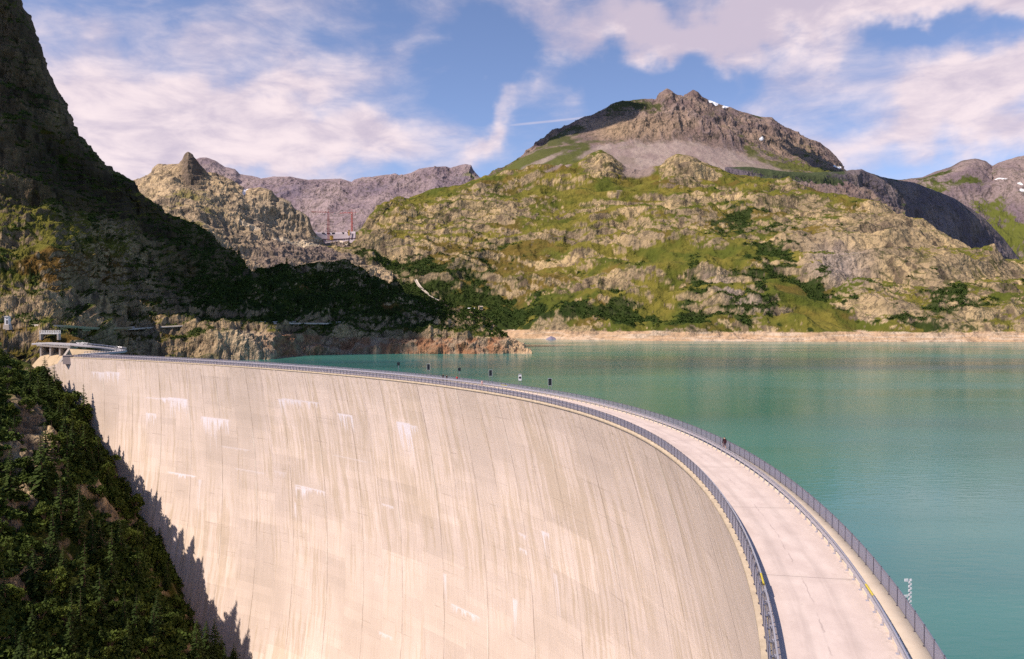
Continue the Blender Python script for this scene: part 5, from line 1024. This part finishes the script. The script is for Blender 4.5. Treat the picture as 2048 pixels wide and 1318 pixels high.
for p in bank_pts(140, lambda u, v, g, P: (u > -60) & (u < 470) & (v > 720) & (v < 1420) & (g > -.2) & ~spill(P), 3.0, 2):
    place_tree('broadleaf_tree', random.randrange(4), p - np.array([0, 0, .3]), random.uniform(4, 9.5), 'small leafy green tree on the rocky bank left below the dam wall', 'small broadleaf trees on the bank below the dam')
def hill_pts(lay, n, poly, dmin, seed, tmax):
    P2, _, _, t2, N2, _c = LAYERS[lay]; u, v = proj(P2); r = np.random.default_rng(seed); out = []
    ok = np.zeros(u.shape, bool)
    for a, b, c, d in poly: ok |= (u > a) & (u < b) & (v > c) & (v < d)
    ok &= (t2 < tmax) & (t2 > 2.2) & (N2[..., 2] > .25); idx = r.permutation(np.nonzero(ok.ravel())[0])[:20000]; P = P2.reshape(-1, 3)
    for i in idx:
        if all((P[i, 0] - q[0]) ** 2 + (P[i, 1] - q[1]) ** 2 > dmin ** 2 for q in out): out.append(P[i])
        if len(out) >= n: break
    return out
for p in hill_pts('left_mountain', 145, [(330, 540, 440, 640), (180, 420, 590, 650), (540, 1000, 530, 660), (60, 300, 480, 600), (480, 560, 560, 640)], 7, 3, 7.02):
    place_tree('conifer', random.choice([1, 3, 4, 5, 6]), p - np.array([0, 0, .5]), random.uniform(6, 13), 'dark conifer on the slopes of the left mountain above the lake', 'conifers on the left mountain')
# low bushes: more than anyone could count
def bushes(name, pts, s0, s1, nq, m, label, seed, parent=None):
    r = np.random.default_rng(seed); n = len(pts); P = np.array(pts); sz = r.uniform(s0, s1, n)
    d = r.normal(size=(n, nq, 3)); d /= np.linalg.norm(d, axis=-1, keepdims=True); d[..., 2] = np.abs(d[..., 2]) * .8; c = P[:, None] + d * (sz[:, None, None] * r.uniform(.45, 1.05, (n, nq, 1)))
    nn = r.normal(size=(n, nq, 3)); nn[..., 2] += .8; nn /= np.linalg.norm(nn, axis=-1, keepdims=True); u = np.cross(nn, r.normal(size=(n, nq, 3))); u /= np.linalg.norm(u, axis=-1, keepdims=True); w = np.cross(nn, u); q = sz[:, None, None] * .26
    V = np.stack([c - u * q - w * q * .6, c + u * q - w * q * .7, c + u * q * .7 + w * q, c - u * q + w * q * .8], 2)
    o = mesh_obj(name, V.reshape(-1, 3), np.arange(n * nq * 4).reshape(-1, 4), m); tag(o, label, 'bushes', None, 'stuff'); return o
def many(P, ok, n, seed): r = np.random.default_rng(seed); i = np.nonzero(ok.ravel())[0]; i = r.choice(i, min(n, len(i)), replace=False); return P.reshape(-1, 3)[i]
vis = (np.einsum('ijk,ijk->ij', BP - np.array([0, 0, CAMH]), BN) < 0)
okb = (fbm(BP / 17, 4, 177) + .25 > 0) & (BU > -80) & (BU < 480) & (BV > 690) & (BV < 1420) & vis & (BG > -.05) & (BP[..., 0] < crest_x(BP[..., 1]) - 2) & ~((np.abs(BP[..., 0] + 222) < 20) & (BP[..., 1] > 372))
bushes('bank_bushes', many(BP, okb, 6500, 5), .5, 2.6, 46, L_BUSH, 'low green bushes and undergrowth covering the rocky bank below the dam', 6)
P2, _u, _v, t2, N2, c2 = LAYERS['left_mountain']; u_, v_ = proj(P2); vis2 = (np.einsum('ijk,ijk->ij', P2 - np.array([0, 0, CAMH]), N2) < 0); g_ = (c2[..., 1] > c2[..., 0]) & (t2 > 1.9) & (t2 < 7) & vis2 & (u_ > -40)
bushes('hill_bushes', many(P2, g_, 9000, 7), .8, 2.2, 12, L_BUSH, 'dark low bushes scattered over the left mountain and its dark headland', 8)
P2, _u, _v, t2, N2, c2 = LAYERS['mountainside']; g_ = (c2[..., 0] < .07) & (t2 > 2.0) & (t2 < 5.5)
if g_.sum() > 50: bushes('mountainside_bushes', many(P2, g_, 6000, 9), 1.6, 4.0, 10, L_BUSH, 'dark green bushes in patches on the sunlit mountainside across the lake', 10)
# ------------------------------------------------------------------ clouds added overhead, out of view, to shade chosen slopes
def shade_cloud(target, rx, ry, seed, zc=1750.0):
    t = (zc - target[2]) / sdir.z; c = np.array(target) + np.array(sdir) * t; n, m_ = 72, 36; a = np.linspace(0, 2 * np.pi, n, endpoint=False); b = np.linspace(-np.pi / 2, np.pi / 2, m_)
    A_, B_ = np.meshgrid(a, b); U = np.stack([np.cos(B_) * np.cos(A_), np.cos(B_) * np.sin(A_), np.sin(B_)], -1); k = 1 + .35 * fbm(U * 1.6 + seed, 4, seed, .55)
    V = U * k[..., None] * np.array([rx, ry, 110.]); V[..., 2] = np.where(V[..., 2] < 0, V[..., 2] * .3, V[..., 2]); i = np.arange(n * m_).reshape(m_, n); j = np.roll(i, -1, 1)
    Fs = np.stack([i[:-1], j[:-1], j[1:], i[1:]], -1).reshape(-1, 4)
    m = bpy.data.materials.get('shade_cloud_white')
    if not m:
        m = bpy.data.materials.new('shade_cloud_white'); m.use_nodes = True; T = NT(m.node_tree); T.n.clear(); out = T.new('ShaderNodeOutputMaterial'); d = T.new('ShaderNodeBsdfDiffuse', {'Color': (.9, .9, .92)}); tr = T.new('ShaderNodeBsdfTransparent', {'Color': (1., 1., 1.)})
        nz = T.noise(T.new('ShaderNodeTexCoord').outputs['Object'], .006, 5, .6); mx = T.new('ShaderNodeMixShader', {0: T.ramp(nz, .25, .5, .6, .97)}); T.l.new(tr.outputs[0], mx.inputs[1]); T.l.new(d.outputs[0], mx.inputs[2]); T.l.new(mx.outputs[0], out.inputs[0])
    o = mesh_obj('shade_cloud', V.reshape(-1, 3), Fs, m, None, True); o.location = c; tag(o, kind='stuff'); return o
shade_cloud(at(20, 140, 720), 190, 125, 3); shade_cloud(at(330, 440, 760), 120, 90, 8); shade_cloud(at(660, 580, 880), 180, 85, 5); shade_cloud(at(1870, 470, 2850), 330, 230, 6); shade_cloud(at(1140, 272, 2770), 280, 120, 7)
print('script bytes', len(open(__file__).read()) if '__file__' in globals() else '')
